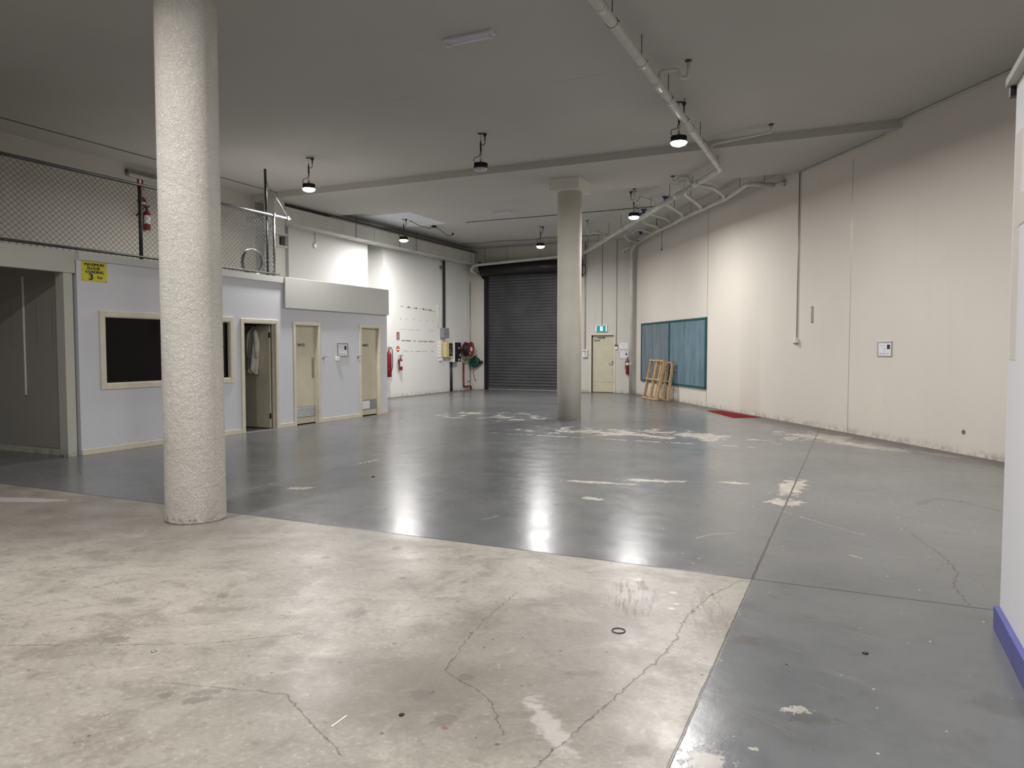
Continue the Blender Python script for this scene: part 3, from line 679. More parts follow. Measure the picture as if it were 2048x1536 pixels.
# ------------------------------------------------------------------ high bay lamps
def lamp_parts(root, lit, flip=1):
    B(-.05, .05, -.02, .02, -.018, 0, bev=.003).build('ceiling_plate', 'rod', root)
    MB().lathe([(.032, 0), (.032, -.02), (.026, -.035), (.012, -.055), (.012, -.11)], (flip*.075, 0, -.012), 14).build('plug', 'black', root)
    MB().tube([(0, 0, -.01), (0, 0, -.10), (-.003, 0, -.14)], .004, 6).build('hook', 'rod', root)
    cb = MB().tube([(flip*.075, 0, -.12), (flip*.075, 0, -.17), (flip*.05, .0, -.205), (flip*.01, 0, -.20), (0, 0, -.19)], .007, 8)
    cb.tube([(0, 0, -.13), (-.002, 0, -.18), (.003, 0, -.30), (.0, 0, -.345)], [.008, .016, .017, .009], 8)
    cb.tube([(0, 0, -.345), (flip*-.03, 0, -.40), (flip*-.11, 0, -.42), (flip*-.125, 0, -.47), (flip*-.10, 0, -.505)], .006, 8)
    cb.build('power_cord', 'black', root)
    m = MB().tube([(.018*math.sin(a_), 0, -.37+.026*math.cos(a_)) for a_ in [2*PI*i/14 for i in range(14)]], .0045, 6, closed=True)
    m.tube([(0, 0, -.39), (0, 0, -.45)], .004, 6)
    m.tube([(.016*math.sin(a_), 0, -.46+.018*math.cos(a_)) for a_ in [2*PI*i/14 for i in range(14)]], .004, 6, closed=True); m.build('hanging_link', 'rod', root)
    MB().box(-.016, .016, -.012, .012, -.525, -.465).tube([(-.085, 0, -.535), (-.085, 0, -.505), (.085, 0, -.505), (.085, 0, -.535)], .007, 6).build('yoke', 'galv', root)
    m = MB().lathe([(.05, -.515), (.105, -.520), (.112, -.530), (.110, -.555), (.118, -.580), (.130, -.600), (.130, -.612), (.114, -.612)], n=32)
    for i in range(24):
        a_ = 2*PI*i/24; k0 = len(m.v); m.box(.085, .121, -.003, .003, -.585, -.522); m.rot(k0, Matrix.Rotation(a_, 4, 'Z'))
    m.build('finned_body', 'black_metal', root)
    MB().lathe([(.124, -.604), (.122, -.625), (.100, -.650), (.060, -.664), (.0, -.668)], n=28).build('lens', 'lit' if lit else 'offwhite_lens', root)
    if lit:
        ld = bpy.data.lights.new('light', 'AREA'); ld.shape = 'DISK'; ld.size = .22; ld.energy = LAMP_W; ld.color = LAMP_COL
        ld.spread = math.radians(LAMP_SPREAD)
        lo = bpy.data.objects.new('light', ld); COL.objects.link(lo); lo.parent = root; lo.location = (0, 0, -.672)
    return root
lit0 = lamp_parts(thing('high_bay_lamp', 'lit high bay lamp hanging above the mezzanine fence, left of the unlit one', 'ceiling lamp', (-9.87, 11.60, CEIL), .4, 'high bay lamps'), True)
for (x_, y_, r_, lab) in ((-2.52, 11.42, .4, 'lit high bay lamp hanging close beside the long white drain pipe'),
                          (-8.90, 21.1, .4, 'lit high bay lamp hanging left of the far column before the roller door'),
                          (-4.89, 17.36, 3.5, 'lit high bay lamp hanging right of the far column under the drain pipes'),
                          (-12.00, 18.19, .4, 'lit high bay lamp hanging nearest the duct and bright wall panel'),
                          (0.69, 7.45, .4, 'lit high bay lamp cut off by the top right edge of the photo'),
                          (-5.35, 2.35, .4, 'lit high bay lamp left of the camera, outside the photo'),
                          (-1.85, 2.05, .4, 'lit high bay lamp just behind the camera, outside the photo'),
                          (5.00, -1.5, .4, 'lit high bay lamp behind the partition, outside the photo')):
    c_ = copy_tree(lit0); c_.location = (x_, y_, CEIL); c_.rotation_euler = (0, 0, r_); c_['label'] = lab
lamp_parts(thing('high_bay_lamp', 'unlit black high bay lamp hanging in the middle of the ceiling', 'ceiling lamp', (-6.03, 11.59, CEIL), .4, 'high bay lamps'), False, 1)

# ------------------------------------------------------------------ fluorescent battens
def batten(label, loc, rz, L, wid=.13):
    o = thing('fluorescent_batten', label, 'light fitting', loc, rz, 'unlit fluorescent battens')
    B(-L/2, L/2, -wid/2, wid/2, -.035, 0, bev=.006).build('batten_body', 'fluoro', o)
    for s_ in (-1, 1):
        MB().box(s_*(L/2-.03)-.012, s_*(L/2-.03)+.012, -.022, .022, -.085, -.03, bev=.004).build('lamp_holder', 'fluoro', o)
    MB().tube([(-L/2+.03, 0, -.065), (L/2-.03, 0, -.065)], .014, 12).build('tube', 'tube', o)
    return o
batten('white fluorescent batten on the ceiling nearest the camera', (-4.30, 7.97, CEIL), 0, .66)
batten('white fluorescent batten on the ceiling between the far column and the duct', (-8.85, 18.35, CEIL), 0, .62)
o = thing('wall_batten', 'long grey fluorescent batten high on the wall above the mezzanine', 'light fitting', (XU, 11.3, 5.12), RZ_L)
B(-.95, .95, -.10, 0, .02, .085, bev=.01).build('batten_body', 'dark_batten', o)
MB().box(-.93, .93, -.105, -.01, -.055, .02, bev=.02).build('diffuser', 'diffuser', o)

# ------------------------------------------------------------------ drain pipes
dp = thing('drain_pipe', 'long white suspended drain pipe running down the hall and across to the roller door', 'pipe', (-2.42, 14.6, 5.0))
PA = [(-2.36, YB+.02, 5.02), (-2.42, 14.6, 5.0)]
PB = [(-2.42, 14.6, 5.0), (-8.72, 24.35, 4.84), (-12.95, 24.33, 4.66), (-13.10, 24.33, 4.48), (-12.92, 24.86, 4.33)]
MB().pipe([PA[0], PA[1], (-3.0, 15.5, 4.985)], .057, 20, .12).build('near_run', 'pvc', dp, True)
MB().pipe([(-2.9, 15.35, 4.988)] + PB[1:], .055, 18, .14).build('far_run', 'pvc', dp, True)
for y_, L_ in ((7.25, .05), (8.85, .04), (9.62, .16), (10.35, .03), (11.75, .03), (13.1, .03), (13.55, .12), (14.25, .05)):
    x_ = -2.36-.06*(y_-YB)/21.6
    MB().tube([(x_, y_-L_, 5.008), (x_, y_+L_, 5.006)], .0635, 20).build('coupling', 'pvc', dp, True)
def between(a_, b_, t_): return tuple(a_[i]*(1-t_)+b_[i]*t_ for i in range(3))
for t_, L_ in ((.10, .012), (.20, .01), (.33, .015), (.55, .01), (.72, .02)):
    a_ = between(PB[0], PB[1], t_-L_); b_ = between(PB[0], PB[1], t_+L_)
    MB().tube([a_, b_], .062, 18).build('coupling', 'pvc', dp, True)
for y_ in (6.4, 7.63, 8.82, 10.23, 11.28, 12.56):
    x_ = -2.36-.06*(y_-YB)/21.6
    MB().tube([(x_, y_, 5.06), (x_, y_, CEIL)], .006, 6).tube([(x_-.075, y_, 5.0), (x_-.06, y_, 5.005)], .005, 6).tube([(x_+.06, y_, 5.005), (x_+.085, y_, 5.01)], .005, 6).tube([(x_+.0605*math.cos(a_), y_, 5.008+.0605*math.sin(a_)) for a_ in [2*PI*i/20 for i in range(20)]], .0035, 5, closed=True).build('hanger_rod', 'rod', dp, True)
for t_ in (-.02, .12, .24, .355, .46, .58, .69, .80, .92):
    p = between(PB[0], PB[1], max(t_, 0)) if t_ >= 0 else (-2.42, 14.32, 5.0)
    top = BAND if 13.8 < p[1] < 16.35 else CEIL
    MB().tube([(p[0], p[1], p[2]+.055), (p[0], p[1], top)], .006, 6).build('hanger_rod', 'rod', dp, True)
for x_ in (-10.3, -11.6, -12.5):
    t_ = (x_+8.72)/(-12.95+8.72); MB().tube([(x_, 24.34, 4.84-.18*t_+.05), (x_, 24.34, CEIL)], .006, 6).build('hanger_rod', 'rod', dp, True)
def trap(pts, r, parent, top=None, top_r=.03, name='branch'):
    b_ = MB().pipe(pts, r, 12, r*1.7).build(name, 'pvc', parent, True)
    if top:
        MB().lathe([(top_r, 0), (top_r*1.5, .012), (top_r*1.5, .022)], (top[0], top[1], top[2]-.022), 14).build('ceiling_flange', 'rod', b_, True)
    return b_
trap([(-2.06, 9.85, CEIL), (-2.06, 9.85, 5.12), (-2.12, 9.83, 5.10), (-2.17, 9.81, 5.13), (-2.17, 9.80, 5.21), (-2.33, 9.76, 5.21), (-2.40, 9.72, 5.19), (-2.40, 9.66, 5.03)], .024, dp, (-2.06, 9.85, CEIL))
trap([(-1.36, 13.2, CEIL), (-1.36, 13.2, 5.20), (-2.33, 13.5, 5.20), (-2.42, 13.56, 5.17), (-2.42, 13.62, 5.02)], .024, dp, (-1.36, 13.2, CEIL))
trap([(-3.56, 15.6, BAND), (-3.56, 15.6, 5.09), (-3.51, 15.62, 5.07), (-3.46, 15.63, 5.09), (-3.45, 15.63, 5.15), (-3.24, 15.7, 5.15), (-3.19, 15.76, 5.0)], .022, dp, (-3.56, 15.6, BAND))
trap([(-4.81, 17.09, CEIL), (-4.81, 17.09, 5.04), (-4.77, 17.14, 5.02), (-4.73, 17.18, 5.05), (-4.72, 17.2, 5.14), (-4.52, 17.6, 5.14), (-4.48, 17.76, 5.10), (-4.47, 17.8, 4.95)], .026, dp, (-4.81, 17.09, CEIL))
trap([(-7.23, 20.7, CEIL), (-7.23, 20.7, 4.95), (-7.19, 20.75, 4.93), (-7.15, 20.8, 4.96), (-7.14, 20.82, 5.01), (-6.93, 21.35, 5.01), (-6.88, 21.5, 4.9)], .028, dp, (-7.23, 20.7, CEIL))

wp = thing('wall_drain_pipe', 'suspended drain pipe along the top of the right wall with side branches', 'pipe', (-3.5, 18.9, 5.1))
PC = [(-1.68, 16.98, 5.10), (-2.17, 16.6, 5.10), (-2.78, 17.85, 5.09), (-3.49, 18.9, 5.09), (-4.18, 19.85, 5.08), (-4.73, 20.8, 5.08), (-5.50, 21.97, 5.08), (-6.72, 24.15, 5.06)]
MB().pipe(PC, .05, 16, .16).build('main_run', 'pvc', wp, True)
MB().tube([PC[0], wr(9.72, 5.10, 0.0)], .034, 12).lathe([(.075, 0), (.075, .012)], wr(9.66, 5.10, .02), 16, 'x').build('wall_entry', 'pvc', wp, True)
for i, p in enumerate(PC[2:7]):
    q = PC[i+3]; dv = (Vector(q)-Vector(p)).normalized()
    MB().tube([Vector(p)-dv*.10, Vector(p)+dv*.12], .0575, 16).build('junction', 'pvc', wp, True)
def branch(pts, r=.036): return MB().pipe(pts, r, 12, r*1.8).build('branch', 'pvc', wp, True)
branch([(-3.24, 16.35, 5.13), (-3.14, 16.3, 5.10), (-2.93, 16.6, 5.10), (-2.84, 17.5, 5.10), (-2.86, 17.95, 5.09)], .036)
branch([(-3.44, 16.1, CEIL-.1), (-3.44, 16.15, 5.10), (-3.60, 17.0, 5.08), (-3.56, 18.6, 5.09), (-3.60, 19.05, 5.09)], .042)
branch([(-4.26, 18.0, 5.20), (-4.26, 18.05, 5.09), (-4.20, 19.4, 5.08), (-4.25, 19.95, 5.08)], .036)
branch([(-4.98, 19.1, 5.06), (-5.06, 19.1, 5.00), (-5.10, 19.15, 5.06), (-5.02, 19.3, 5.12), (-4.75, 20.1, 5.10), (-4.78, 20.9, 5.08)], .026)
branch([(-5.45, 20.3, 5.25), (-5.45, 20.35, 5.08), (-5.30, 21.0, 5.08), (-5.28, 21.65, 5.08)], .038)
branch([(-6.12, 21.6, 4.98), (-6.10, 21.7, 5.12), (-5.95, 21.9, 5.13), (-5.75, 22.2, 5.10), (-5.68, 22.3, 5.08)], .026)
branch([(-6.76, 23.0, CEIL), (-6.76, 23.0, 5.14), (-6.72, 23.3, 5.06), (-6.5, 23.75, 5.06)], .034)
for (x_, y_) in ((-1.86, 16.86), (-2.4, 17.07), (-3.02, 18.2), (-3.62, 17.75), (-3.97, 19.55), (-4.23, 18.75), (-4.88, 20.95), (-5.45, 21.9), (-6.02, 22.9), (-5.29, 21.2)):
    MB().tube([(x_, y_, 5.13), (x_, y_, CEIL)], .006, 6).build('hanger_rod', 'rod', wp, True)
# blue flanges
def flange(x_, y_, z_, lab):
    o = thing('pipe_flange', lab, 'pipe fitting', (x_, y_, CEIL), 0, 'blue ceiling flanges')
    MB().lathe([(.085, 0), (.085, -.02), (.050, -.035), (.046, -z_), (0.0, -z_)], n=18).build('collar', 'blue_flange', o)
flange(-4.35, 18.30, .10, 'dark blue pipe collar on the ceiling nearest the camera')
flange(-5.27, 19.70, .12, 'dark blue pipe collar on the ceiling right behind the lit lamp')
flange(-5.55, 20.25, .10, 'dark blue pipe collar on the ceiling just beyond the lit lamp')
flange(-6.33, 23.30, .10, 'dark blue pipe collar on the ceiling nearest the end wall')
dn = thing('downpipe', 'tall cream downpipe in the corner between the end wall and right wall', 'pipe', (-7.02, 24.72, 0))
MB().pipe([(-6.72, 24.1, 5.06), (-6.80, 24.3, 5.05), (-7.02, 24.68, 4.92), (-7.02, 24.70, 4.6), (-7.02, 24.70, 0)], .060, 16, .14).build('pipe_run', 'pvc', dn, True)
MB().pipe([(-7.28, 24.66, 4.86), (-7.32, 24.62, 4.93), (-7.15, 24.5, 4.99), (-6.9, 24.38, 5.0)], .045, 12, .07).build('side_branch', 'pvc', dn, True)
for z_ in (4.3, 3.3, 1.0):
    MB().lathe([(.067, 0), (.067, .05)], (-7.02, 24.70, z_), 16).build('pipe_clip', 'pvc', dn, True)

# ------------------------------------------------------------------ duct along the left wall
du = thing('ventilation_duct', 'long boxed cream duct under the ceiling along the left wall', 'duct', (-13.13, 14.3, 4.7))
ys = [14.26, 17.10, 18.0, 20.1, 22.0, 24.3]
for i, (a_, b_) in enumerate(zip(ys, ys[1:])):
    g = .012
    MB().box(-13.36, -12.90, a_+g, b_-g, 4.70, 5.09, bev=.004).build('duct_section', 'duct', du, True)
for y_ in (17.10, 18.0, 20.1, 20.22, 22.0, 22.12):
    MB().box(-13.37, -12.885, y_-.012, y_+.012, 4.688, 5.10).build('flange_joint', 'duct', du, True)
for y_ in (17.12, 19.3, 20.25, 24.0):
    MB().tube([(-12.88, y_, 4.69), (-12.88, y_, CEIL)], .006, 6).build('hanger_rod', 'rod', du, True)
for i, (z_, x_) in enumerate(((5.16, -12.95), (5.20, -13.03), (5.13, -13.08))):
    tag(MB().tube([(x_, 14.3+i*.3, z_), (x_, 24.6, z_-.01)], .010, 6).build('steel_conduit', 'rod'), ['dark conduit lying above the front edge of the duct', 'dark conduit lying above the middle of the duct', 'dark conduit lying lowest on top of the duct'][i], 'conduit', 'conduits above the duct')
tag(MB().tube([(XF-.05, 14.70, 2.96), (XF-.05, 14.70, 4.85)], .022, 8).build('standpipe', 'dark_steel'), 'dark vertical pipe in the gap left of the bright wall panel', 'pipe')

# pale bluish square on the ceiling, and ceiling wires
struct('trim_12', MB().prism([(-12.85, 17.35), (-11.25, 17.35), (-11.25, 19.40), (-12.85, 19.40)], CEIL-.004, CEIL+.01), 'patch', 'pale bluish square patch on the ceiling', 'ceiling patch')
tag(MB().tube([(-10.6, 19.42, CEIL-.01), (-8.0, 19.44, CEIL-.012), (-4.9, 19.40, CEIL-.01)], .009, 6).build('ceiling_conduit', 'rod'), 'thin dark conduit crossing the ceiling behind the far column', 'conduit')
pts = [(-12.8 + i*.45, 23.2+.06*math.sin(i*1.3), CEIL-.02-.03*abs(math.sin(i*.9))) for i in range(13)]
tag(MB().tube(pts, .009, 6).build('ceiling_conduit', 'rod'), 'sagging dark cable across the ceiling near the roller door', 'cable')
pts = [(-11.96, 18.42, CEIL-.03), (-11.95, 18.5, CEIL-.02), (-11.85, 18.9, CEIL-.12), (-11.82, 19.3, CEIL-.12), (-11.80, 19.6, CEIL-.02), (-11.78, 19.9, CEIL-.08), (-11.9, 20.5, CEIL-.16), (-11.98, 20.95, CEIL-.10), (-12.0, 21.1, CEIL)]
cb = thing('lamp_flex', 'loose black flex looped on the ceiling by the lamp nearest the duct', 'cable', (-11.8, 19.6, CEIL))
MB().tube(pts, .010, 8).build('flex', 'black', cb, True)
MB().box(-11.86, -11.76, 19.52, 19.66, CEIL-.06, CEIL, bev=.006).build('junction_box', 'black', cb, True)
MB().lathe([(.035, 0), (.035, -.03), (.015, -.06)], (-12.0, 21.08, CEIL), 12).build('socket', 'black', cb, True)
tag(MB().tube([(-12.70, YB+.1, CEIL-.012), (-12.70, 10.9, CEIL-.012), (-12.72, 13.8, CEIL-.02)], .007, 6).build('ceiling_conduit', 'rod'), 'thin dark wire along the ceiling above the mezzanine', 'cable')

# ceiling hairline cracks as shallow marks
def mark(x0, y0, x1, y1, i, lab):
    o = MB().tube([(x0, y0, CEIL), ((x0+x1)/2, (y0+y1)/2+.02, CEIL), (x1, y1, CEIL)], .0022, 4).build('trim_%d' % i, 'grey_plate'); tag(o, lab, 'crack', kind='structure')
mark(-6.9, 9.55, -6.1, 9.5, 13, 'short crack in the ceiling left of the batten'); mark(-3.9, 9.85, -3.05, 9.8, 14, 'crack in the ceiling near the drain pipe'); mark(-8.1, 11.0, -7.4, 10.98, 15, 'crack in the ceiling above the unlit lamp')

# ------------------------------------------------------------------ mezzanine fence
fx = XL-.03
fn = thing('chain_link_fence', 'chain link guard fence along the mezzanine edge', 'fence', (fx, 6.0, 2.95))
FZ0, FZ1, FY0, FY1 = 2.99, 4.12, 1.2, 10.98
def mesh_wires(m, fixed, a0, a1, z0, z1, pitch=.092, r=.0024, along='y'):
    H_ = (z1-z0)*1.13; k_ = a0-H_
    while k_ < a1:
        for sgn in (1, -1):
            # line a = k + (z-z0)   or  a = k+H-(z-z0)
            p0, p1 = (k_, z0), (k_+H_, z1)
            if sgn < 0: p0, p1 = (k_, z1), (k_+H_, z0)
            (aa, za), (ab, zb) = p0, p1
            if aa < a0: za = za+(zb-za)*(a0-aa)/(ab-aa); aa = a0
            if ab > a1: zb = za+(zb-za)*(a1-aa)/(ab-aa); ab = a1
            if ab-aa > .01:
                off = r*.9*sgn
                if along == 'y': m.tube([(fixed+off, aa, za), (fixed+off, ab, zb)], r, 4, cap=False)
                else: m.tube([(aa, fixed+off, za), (ab, fixed+off, zb)], r, 4, cap=False)
        k_ += pitch
m = MB(); mesh_wires(m, fx, FY0, FY1, 2.955, FZ1); m.build('wire_mesh', 'dark_steel', fn, True)
m = MB(); mesh_wires(m, 10.98, fx-.9, fx, 2.97, FZ1-.03, .092, .0026, 'x'); m.build('end_wire_mesh', 'galv', fn, True)
MB().tube([(fx, FY0, FZ1), (fx, 9.0, FZ1)], .024, 12).build('top_rail', 'dark_steel', fn, True)  # unlit length of the rail, its shade put into a darker steel
MB().tube([(fx, 9.0, FZ1), (fx, 11.43, FZ1)], .024, 12).build('top_rail', 'galv', fn, True)  # same rail, the lamplit length given a lighter steel
MB().tube([(fx+.005, FY0, FZ0+.01), (fx+.005, 11.1, FZ0+.01)], .020, 12).build('bottom_rail', 'dark_steel', fn, True)
for y_ in (8.06, 5.2, 2.4): MB().tube([(fx-.01, y_, 2.95), (fx-.01, y_, FZ1)], .028, 12).build('post', 'dark_steel', fn, True)
MB().tube([(fx, 10.98, 2.95), (fx, 10.98, FZ1)], .022, 12).build('post', 'galv', fn, True)
MB().tube([(fx-.06, 10.86, 2.95), (fx-.06, 10.86, 4.10)], .022, 12).build('post', 'dark_steel', fn, True)
MB().tube([(fx-.03, 10.82, FZ1), (fx-.03, 10.80, 4.97)], .024, 12).build('tall_post', 'dark_steel', fn, True)
for y_ in (10.98, 11.36): MB().box(fx-.034, fx+.034, y_-.022, y_+.022, FZ1-.035, FZ1+.04, bev=.006).build('rail_clamp', 'galv', fn, True)
MB().tube([(fx-.03, 10.81, 4.75), (fx, 11.18, 4.35), (fx, 11.36, FZ1+.03)], .005, 6).build('stay_wire', 'galv', fn, True)
co = thing('wire_coil', 'coil of grey wire standing on the mezzanine behind the fence', 'coil', (-10.48, 10.70, 2.95))
m = MB()
for i in range(7):
    rr = .25-.008*(i % 3); th = random.uniform(-.05, .05)
    m.tube([(-.03+i*.010+.01*math.sin(3*a_), rr*math.cos(a_), .0+rr*math.sin(a_)) for a_ in [2*PI*q/36 for q in range(36)]], .0085, 6, closed=True)
k_ = [(x, y, max(z, .0)+.012 if z > -.02 else .012) for (x, y, z) in m.v]
m.v = [(x, y, z+.0) for (x, y, z) in m.v]
ob = m.build('wire_loops', 'galv', co); ob.location = (0, 0, .262)
co.location = (-10.48, 10.70, 2.95-.22)
co.location = (-10.50, 10.70, 2.951)

# ------------------------------------------------------------------ fire extinguishers
def extinguisher(label, loc, rz, H, R, kind):
    o = thing('fire_extinguisher', label, 'fire extinguisher', loc, rz, 'fire extinguishers')
    MB().lathe([(R*.9, 0), (R, .012), (R, H*.80), (R*.85, H*.88), (R*.42, H*.94), (R*.36, H)], (0, -R-.02, 0), 24).build('cylinder', 'red', o)
    MB().lathe([(R*.38, H), (R*.40, H+.03), (R*.25, H+.05)], (0, -R-.02, 0), 14).build('valve', 'brass' if kind != 'dark' else 'black', o)
    MB().box(-.012, .012, -R-.10, -R+.04, H+.045, H+.058).box(-.010, .010, -R-.11, -R+.02, H+.075, H+.088).box(-.008, .008, -R-.02, -R+.0, H+.03, H+.085).build('lever', 'black', o)
    MB().box(-.03, .03, -.02, 0, H*.55, H*.85).build('wall_bracket', 'red_dark', o)
    if kind == 'loop':
        MB().tube([(.0, -R-.05, H+.02), (.05, -R-.06, H+.06), (R+.05, -R-.05, H+.02), (R+.09, -R-.04, H*.7), (R+.08, -R-.04, H*.35), (R+.04, -R-.03, H*.22)], .013, 8).build('hose', 'wet_black', o)
        MB().lathe([(R*1.015, H*.27), (R*1.015, H*.30)], (0, -R-.02, 0), 24).build('strap', 'red_dark', o)
    else:
        # pale label band around the front
        m = MB(); n_ = 12; vs = []
        for z_ in ((H*.62, H*.79) if kind == 'shoulder' else (H*.30, H*.72)):
            for i in range(n_+1):
                a_ = -PI/2 + (i/n_-.5)*PI*.95
                vs.append(((R+.0015)*math.cos(a_), -R-.02+(R+.0015)*math.sin(a_), z_))
        m.add(vs, [(i, i+1, n_+2+i, n_+1+i) for i in range(n_)], True); m.build('printed_label', 'label_white' if kind != 'red' else 'red', o)
        sx_ = -1 if kind == 'dark' else 1
        if kind == 'dark':
            MB().tube([(0, -R-.04, H+.03), (-.06, -R-.05, H+.05), (-.16, -R-.05, H-.04), (-.27, -R-.05, H-.16)], [.010, .010, .011, .018], 8).build('hose', 'wet_black', o)
        else:
            MB().tube([(0, -R-.05, H+.02), (-.04, -R-.05, H+.0), (-R-.015, -R-.04, H*.7), (-R-.012, -R-.04, H*.35)], .009, 8).build('hose', 'wet_black', o)
    return o
extinguisher('large red extinguisher with looped black hose beside the end of the office block', (XF, 19.27, .66), RZ_L, .86, .085, 'loop')
extinguisher('small red extinguisher with white label on the wall under the two red signs', (XF, 19.96, .86), RZ_L, .40, .062, 'label')
extinguisher('red extinguisher on the end wall beside the downpipe in the corner', (-7.16, YE, .66), 0, .52, .062, 'shoulder')
extinguisher('red extinguisher upstairs behind the chain link fence', (XU, 10.77, 4.03), RZ_L, .42, .07, 'dark')
# fire signs
def fire_sign(label, loc, rz, w_, h_):
    o = thing('fire_sign', label, 'sign', loc, rz, 'rectangular extinguisher signs')
    B(-w_/2, w_/2, -.003, 0, -h_/2, h_/2).build('plate', 'red', o)
    MB().box(-w_*.14, w_*.14, -.0045, -.003, -h_*.26, h_*.34).lathe([(w_*.14, -.0045), (w_*.14, -.003)], (0, 0, h_*.34), 14, 'y').box(-w_*.4, w_*.4, -.0045, -.003, -h_*.46, -h_*.36).build('extinguisher_symbol', 'label_white', o)
fire_sign('red rectangular extinguisher sign above the round one on the white wall', (XF, 19.94, 1.955), RZ_L, .155, .27)
fire_sign('red extinguisher sign seen above the top rail of the mezzanine fence', (XU, 10.70, 5.02), RZ_L, .15, .30)
def round_sign(label, loc, rz, R, upper):
    o = thing('round_sign', label, 'sign', loc, rz, 'round extinguisher identification signs')
    MB().lathe([(R, -.003), (R, 0)], (0, 0, 0), 28, 'y').build('disc', 'orange' if not upper else 'red', o)
    MB().box(-R*.86, R*.86, -.0045, -.003, -R*.42, -R*.02).build('text_band', 'label_white', o)
    MB().box(-R*.5, R*.5, -.0045, -.003, -R*.86, -R*.62).box(-R*.88, R*.88, -.0045, -.003, 0, R*.16).build('dark_bars', 'red_dark', o)
round_sign('round orange and red sign above the small extinguisher', (XF, 19.93, 1.55), RZ_L, .10, False)
round_sign('round red sign behind the fence post upstairs', (XU, 10.73, 4.62), RZ_L, .11, True)

# ------------------------------------------------------------------ signs and frames
sg = thing('floor_loading_sign', 'yellow sign reading MAXIMUM FLOOR LOADING 3 Kpa on the office wall', 'sign', (XL, 7.233, 2.69), RZ_L)
B(-.200, .200, -.004, 0, -.145, .148, bev=.0015).build('plate', 'yellow', sg)
text('lettering', 'MAXIMUM', .060, (0, -.0045, .098), sg, 'ink', 1.12, .0030)
text('lettering', 'FLOOR', .055, (-.01, -.0045, .043), sg, 'ink', 1.15, .0030)
text('lettering', 'LOADING', .055, (.005, -.0045, -.008), sg, 'ink', 1.15, .0030)
text('lettering', '3', .125, (-.055, -.0045, -.085), sg, 'ink', 1.25, .0065)
text('lettering', 'Kpa', .046, (.085, -.0045, -.082), sg, 'ink', 1.15, .0020)
for x_ in (-.185, .185):
    for z_ in (-.13, .133): MB().lathe([(.006, -.006), (.006, -.003)], (x_, 0, z_), 10, 'y').build('screw', 'dark_steel', sg)
def notice(label, loc, rz, w_, h_, frame='alu', fw=.022):
    o = thing('framed_notice', label, 'framed notice', loc, rz, 'framed notices')
    m = MB().box(-w_/2, w_/2, -.018, 0, h_/2-fw, h_/2, bev=.003).box(-w_/2, w_/2, -.018, 0, -h_/2, -h_/2+fw, bev=.003)
    m.box(-w_/2, -w_/2+fw, -.018, 0, -h_/2+fw, h_/2-fw, bev=.003).box(w_/2-fw, w_/2, -.018, 0, -h_/2+fw, h_/2-fw, bev=.003).build('frame', frame, o)
    p = B(-w_/2+fw, w_/2-fw, -.008, 0, -h_/2+fw, h_/2-fw).build('sheet', 'paper', o)
    m = MB()
    m.box(w_*.16, w_*.36, -.0095, -.008, -.02*h_, .27*h_); m.build('photograph', 'ink', p)
    m = MB()
    m.box(-w_*.30, w_*.02, -.0095, -.008, .20*h_, .225*h_).box(-w_*.15, w_*.3, -.0095, -.008, .36*h_, .385*h_)
    k0 = len(m.v); m.box(-w_*.20, w_*.20, -.0095, -.008, -.012*h_, .012*h_); m.rot(k0, Matrix.Translation((-w_*.12, 0, 0)) @ Matrix.Rotation(.75, 4, 'Y'))
    for i in range(3): m.box(-w_*.33+i*w_*.24, -w_*.19+i*w_*.24, -.0095, -.008, -.36*h_, -.27*h_)
    m.box(w_*.0, w_*.015, -.0095, -.008, -.15*h_, .2*h_)
    m.build('printed_plan', 'pale_ink', p); return o
notice('square metal framed evacuation notice alone on the cream right wall', wr(13.06, 1.555), RZ_R, .375, .262, 'alu')
notice('framed notice on the office wall between the two toilet doors', (XL, 12.985, 1.535), RZ_L, .36, .30, 'louvre')
notice('small white framed notice beside the exit door below the paper sheet', (-7.31, YE, 1.33), 0, .33, .245, 'alu', .016)
ps = thing('paper_sheet', 'white paper sheet taped above the framed notice by the exit door', 'paper', (-7.33, YE, 1.655))
B(-.145, .145, -.002, 0, -.10, .10).build('sheet', 'paper', ps)
m = MB()
for i, (a_, b_) in enumerate(((-.10, .10), (-.09, .05), (-.07, .10), (-.08, .07), (-.05, .04))): m.box(a_, b_, -.003, -.002, .060-i*.028, .066-i*.028)
m.build('printed_lines', 'pale_ink', ps)

# exit sign
ex = thing('exit_sign', 'green running man exit sign over the exit door', 'exit sign', (-8.12, YE, 2.26))
B(-.20, .20, -.06, 0, -.115, .115, bev=.006).build('housing', 'white_plastic', ex)
B(-.19, .17, -.064, -.06, -.105, .10).build('face', 'exit_green', ex)
f = MB().box(-.045, .045, -.066, -.064, -.075, .075).box(.165, .185, -.066, -.064, -.09, .09).box(-.20, -.185, -.066, -.064, -.08, .09).build('lit_panel', 'exit_white', ex)
m = MB().lathe([(.013, -.0685), (.013, -.066)], (.012, 0, .058), 12, 'y')
m.add([(-.010, -.0675, .040), (.016, -.0675, .044), (.010, -.0675, -.005), (-.012, -.0675, -.008)], [(0, 1, 2, 3)])
m.tube([(-.002, -.067, .038), (-.028, -.067, .022), (-.034, -.067, .0)], .005, 6).tube([(.014, -.067, .038), (.030, -.067, .018)], .005, 6)
m.tube([(.004, -.067, -.004), (.024, -.067, -.030), (.016, -.067, -.066)], .0065, 6).tube([(-.006, -.067, -.004), (-.018, -.067, -.036), (-.038, -.067, -.046)], .0065, 6)
m.build('running_figure', 'exit_green', f)
MB().tube([(.005, -.02, .115), (.005, -.02, CEIL-2.26)], .008, 6).build('supply_conduit', 'grey_plate', ex)

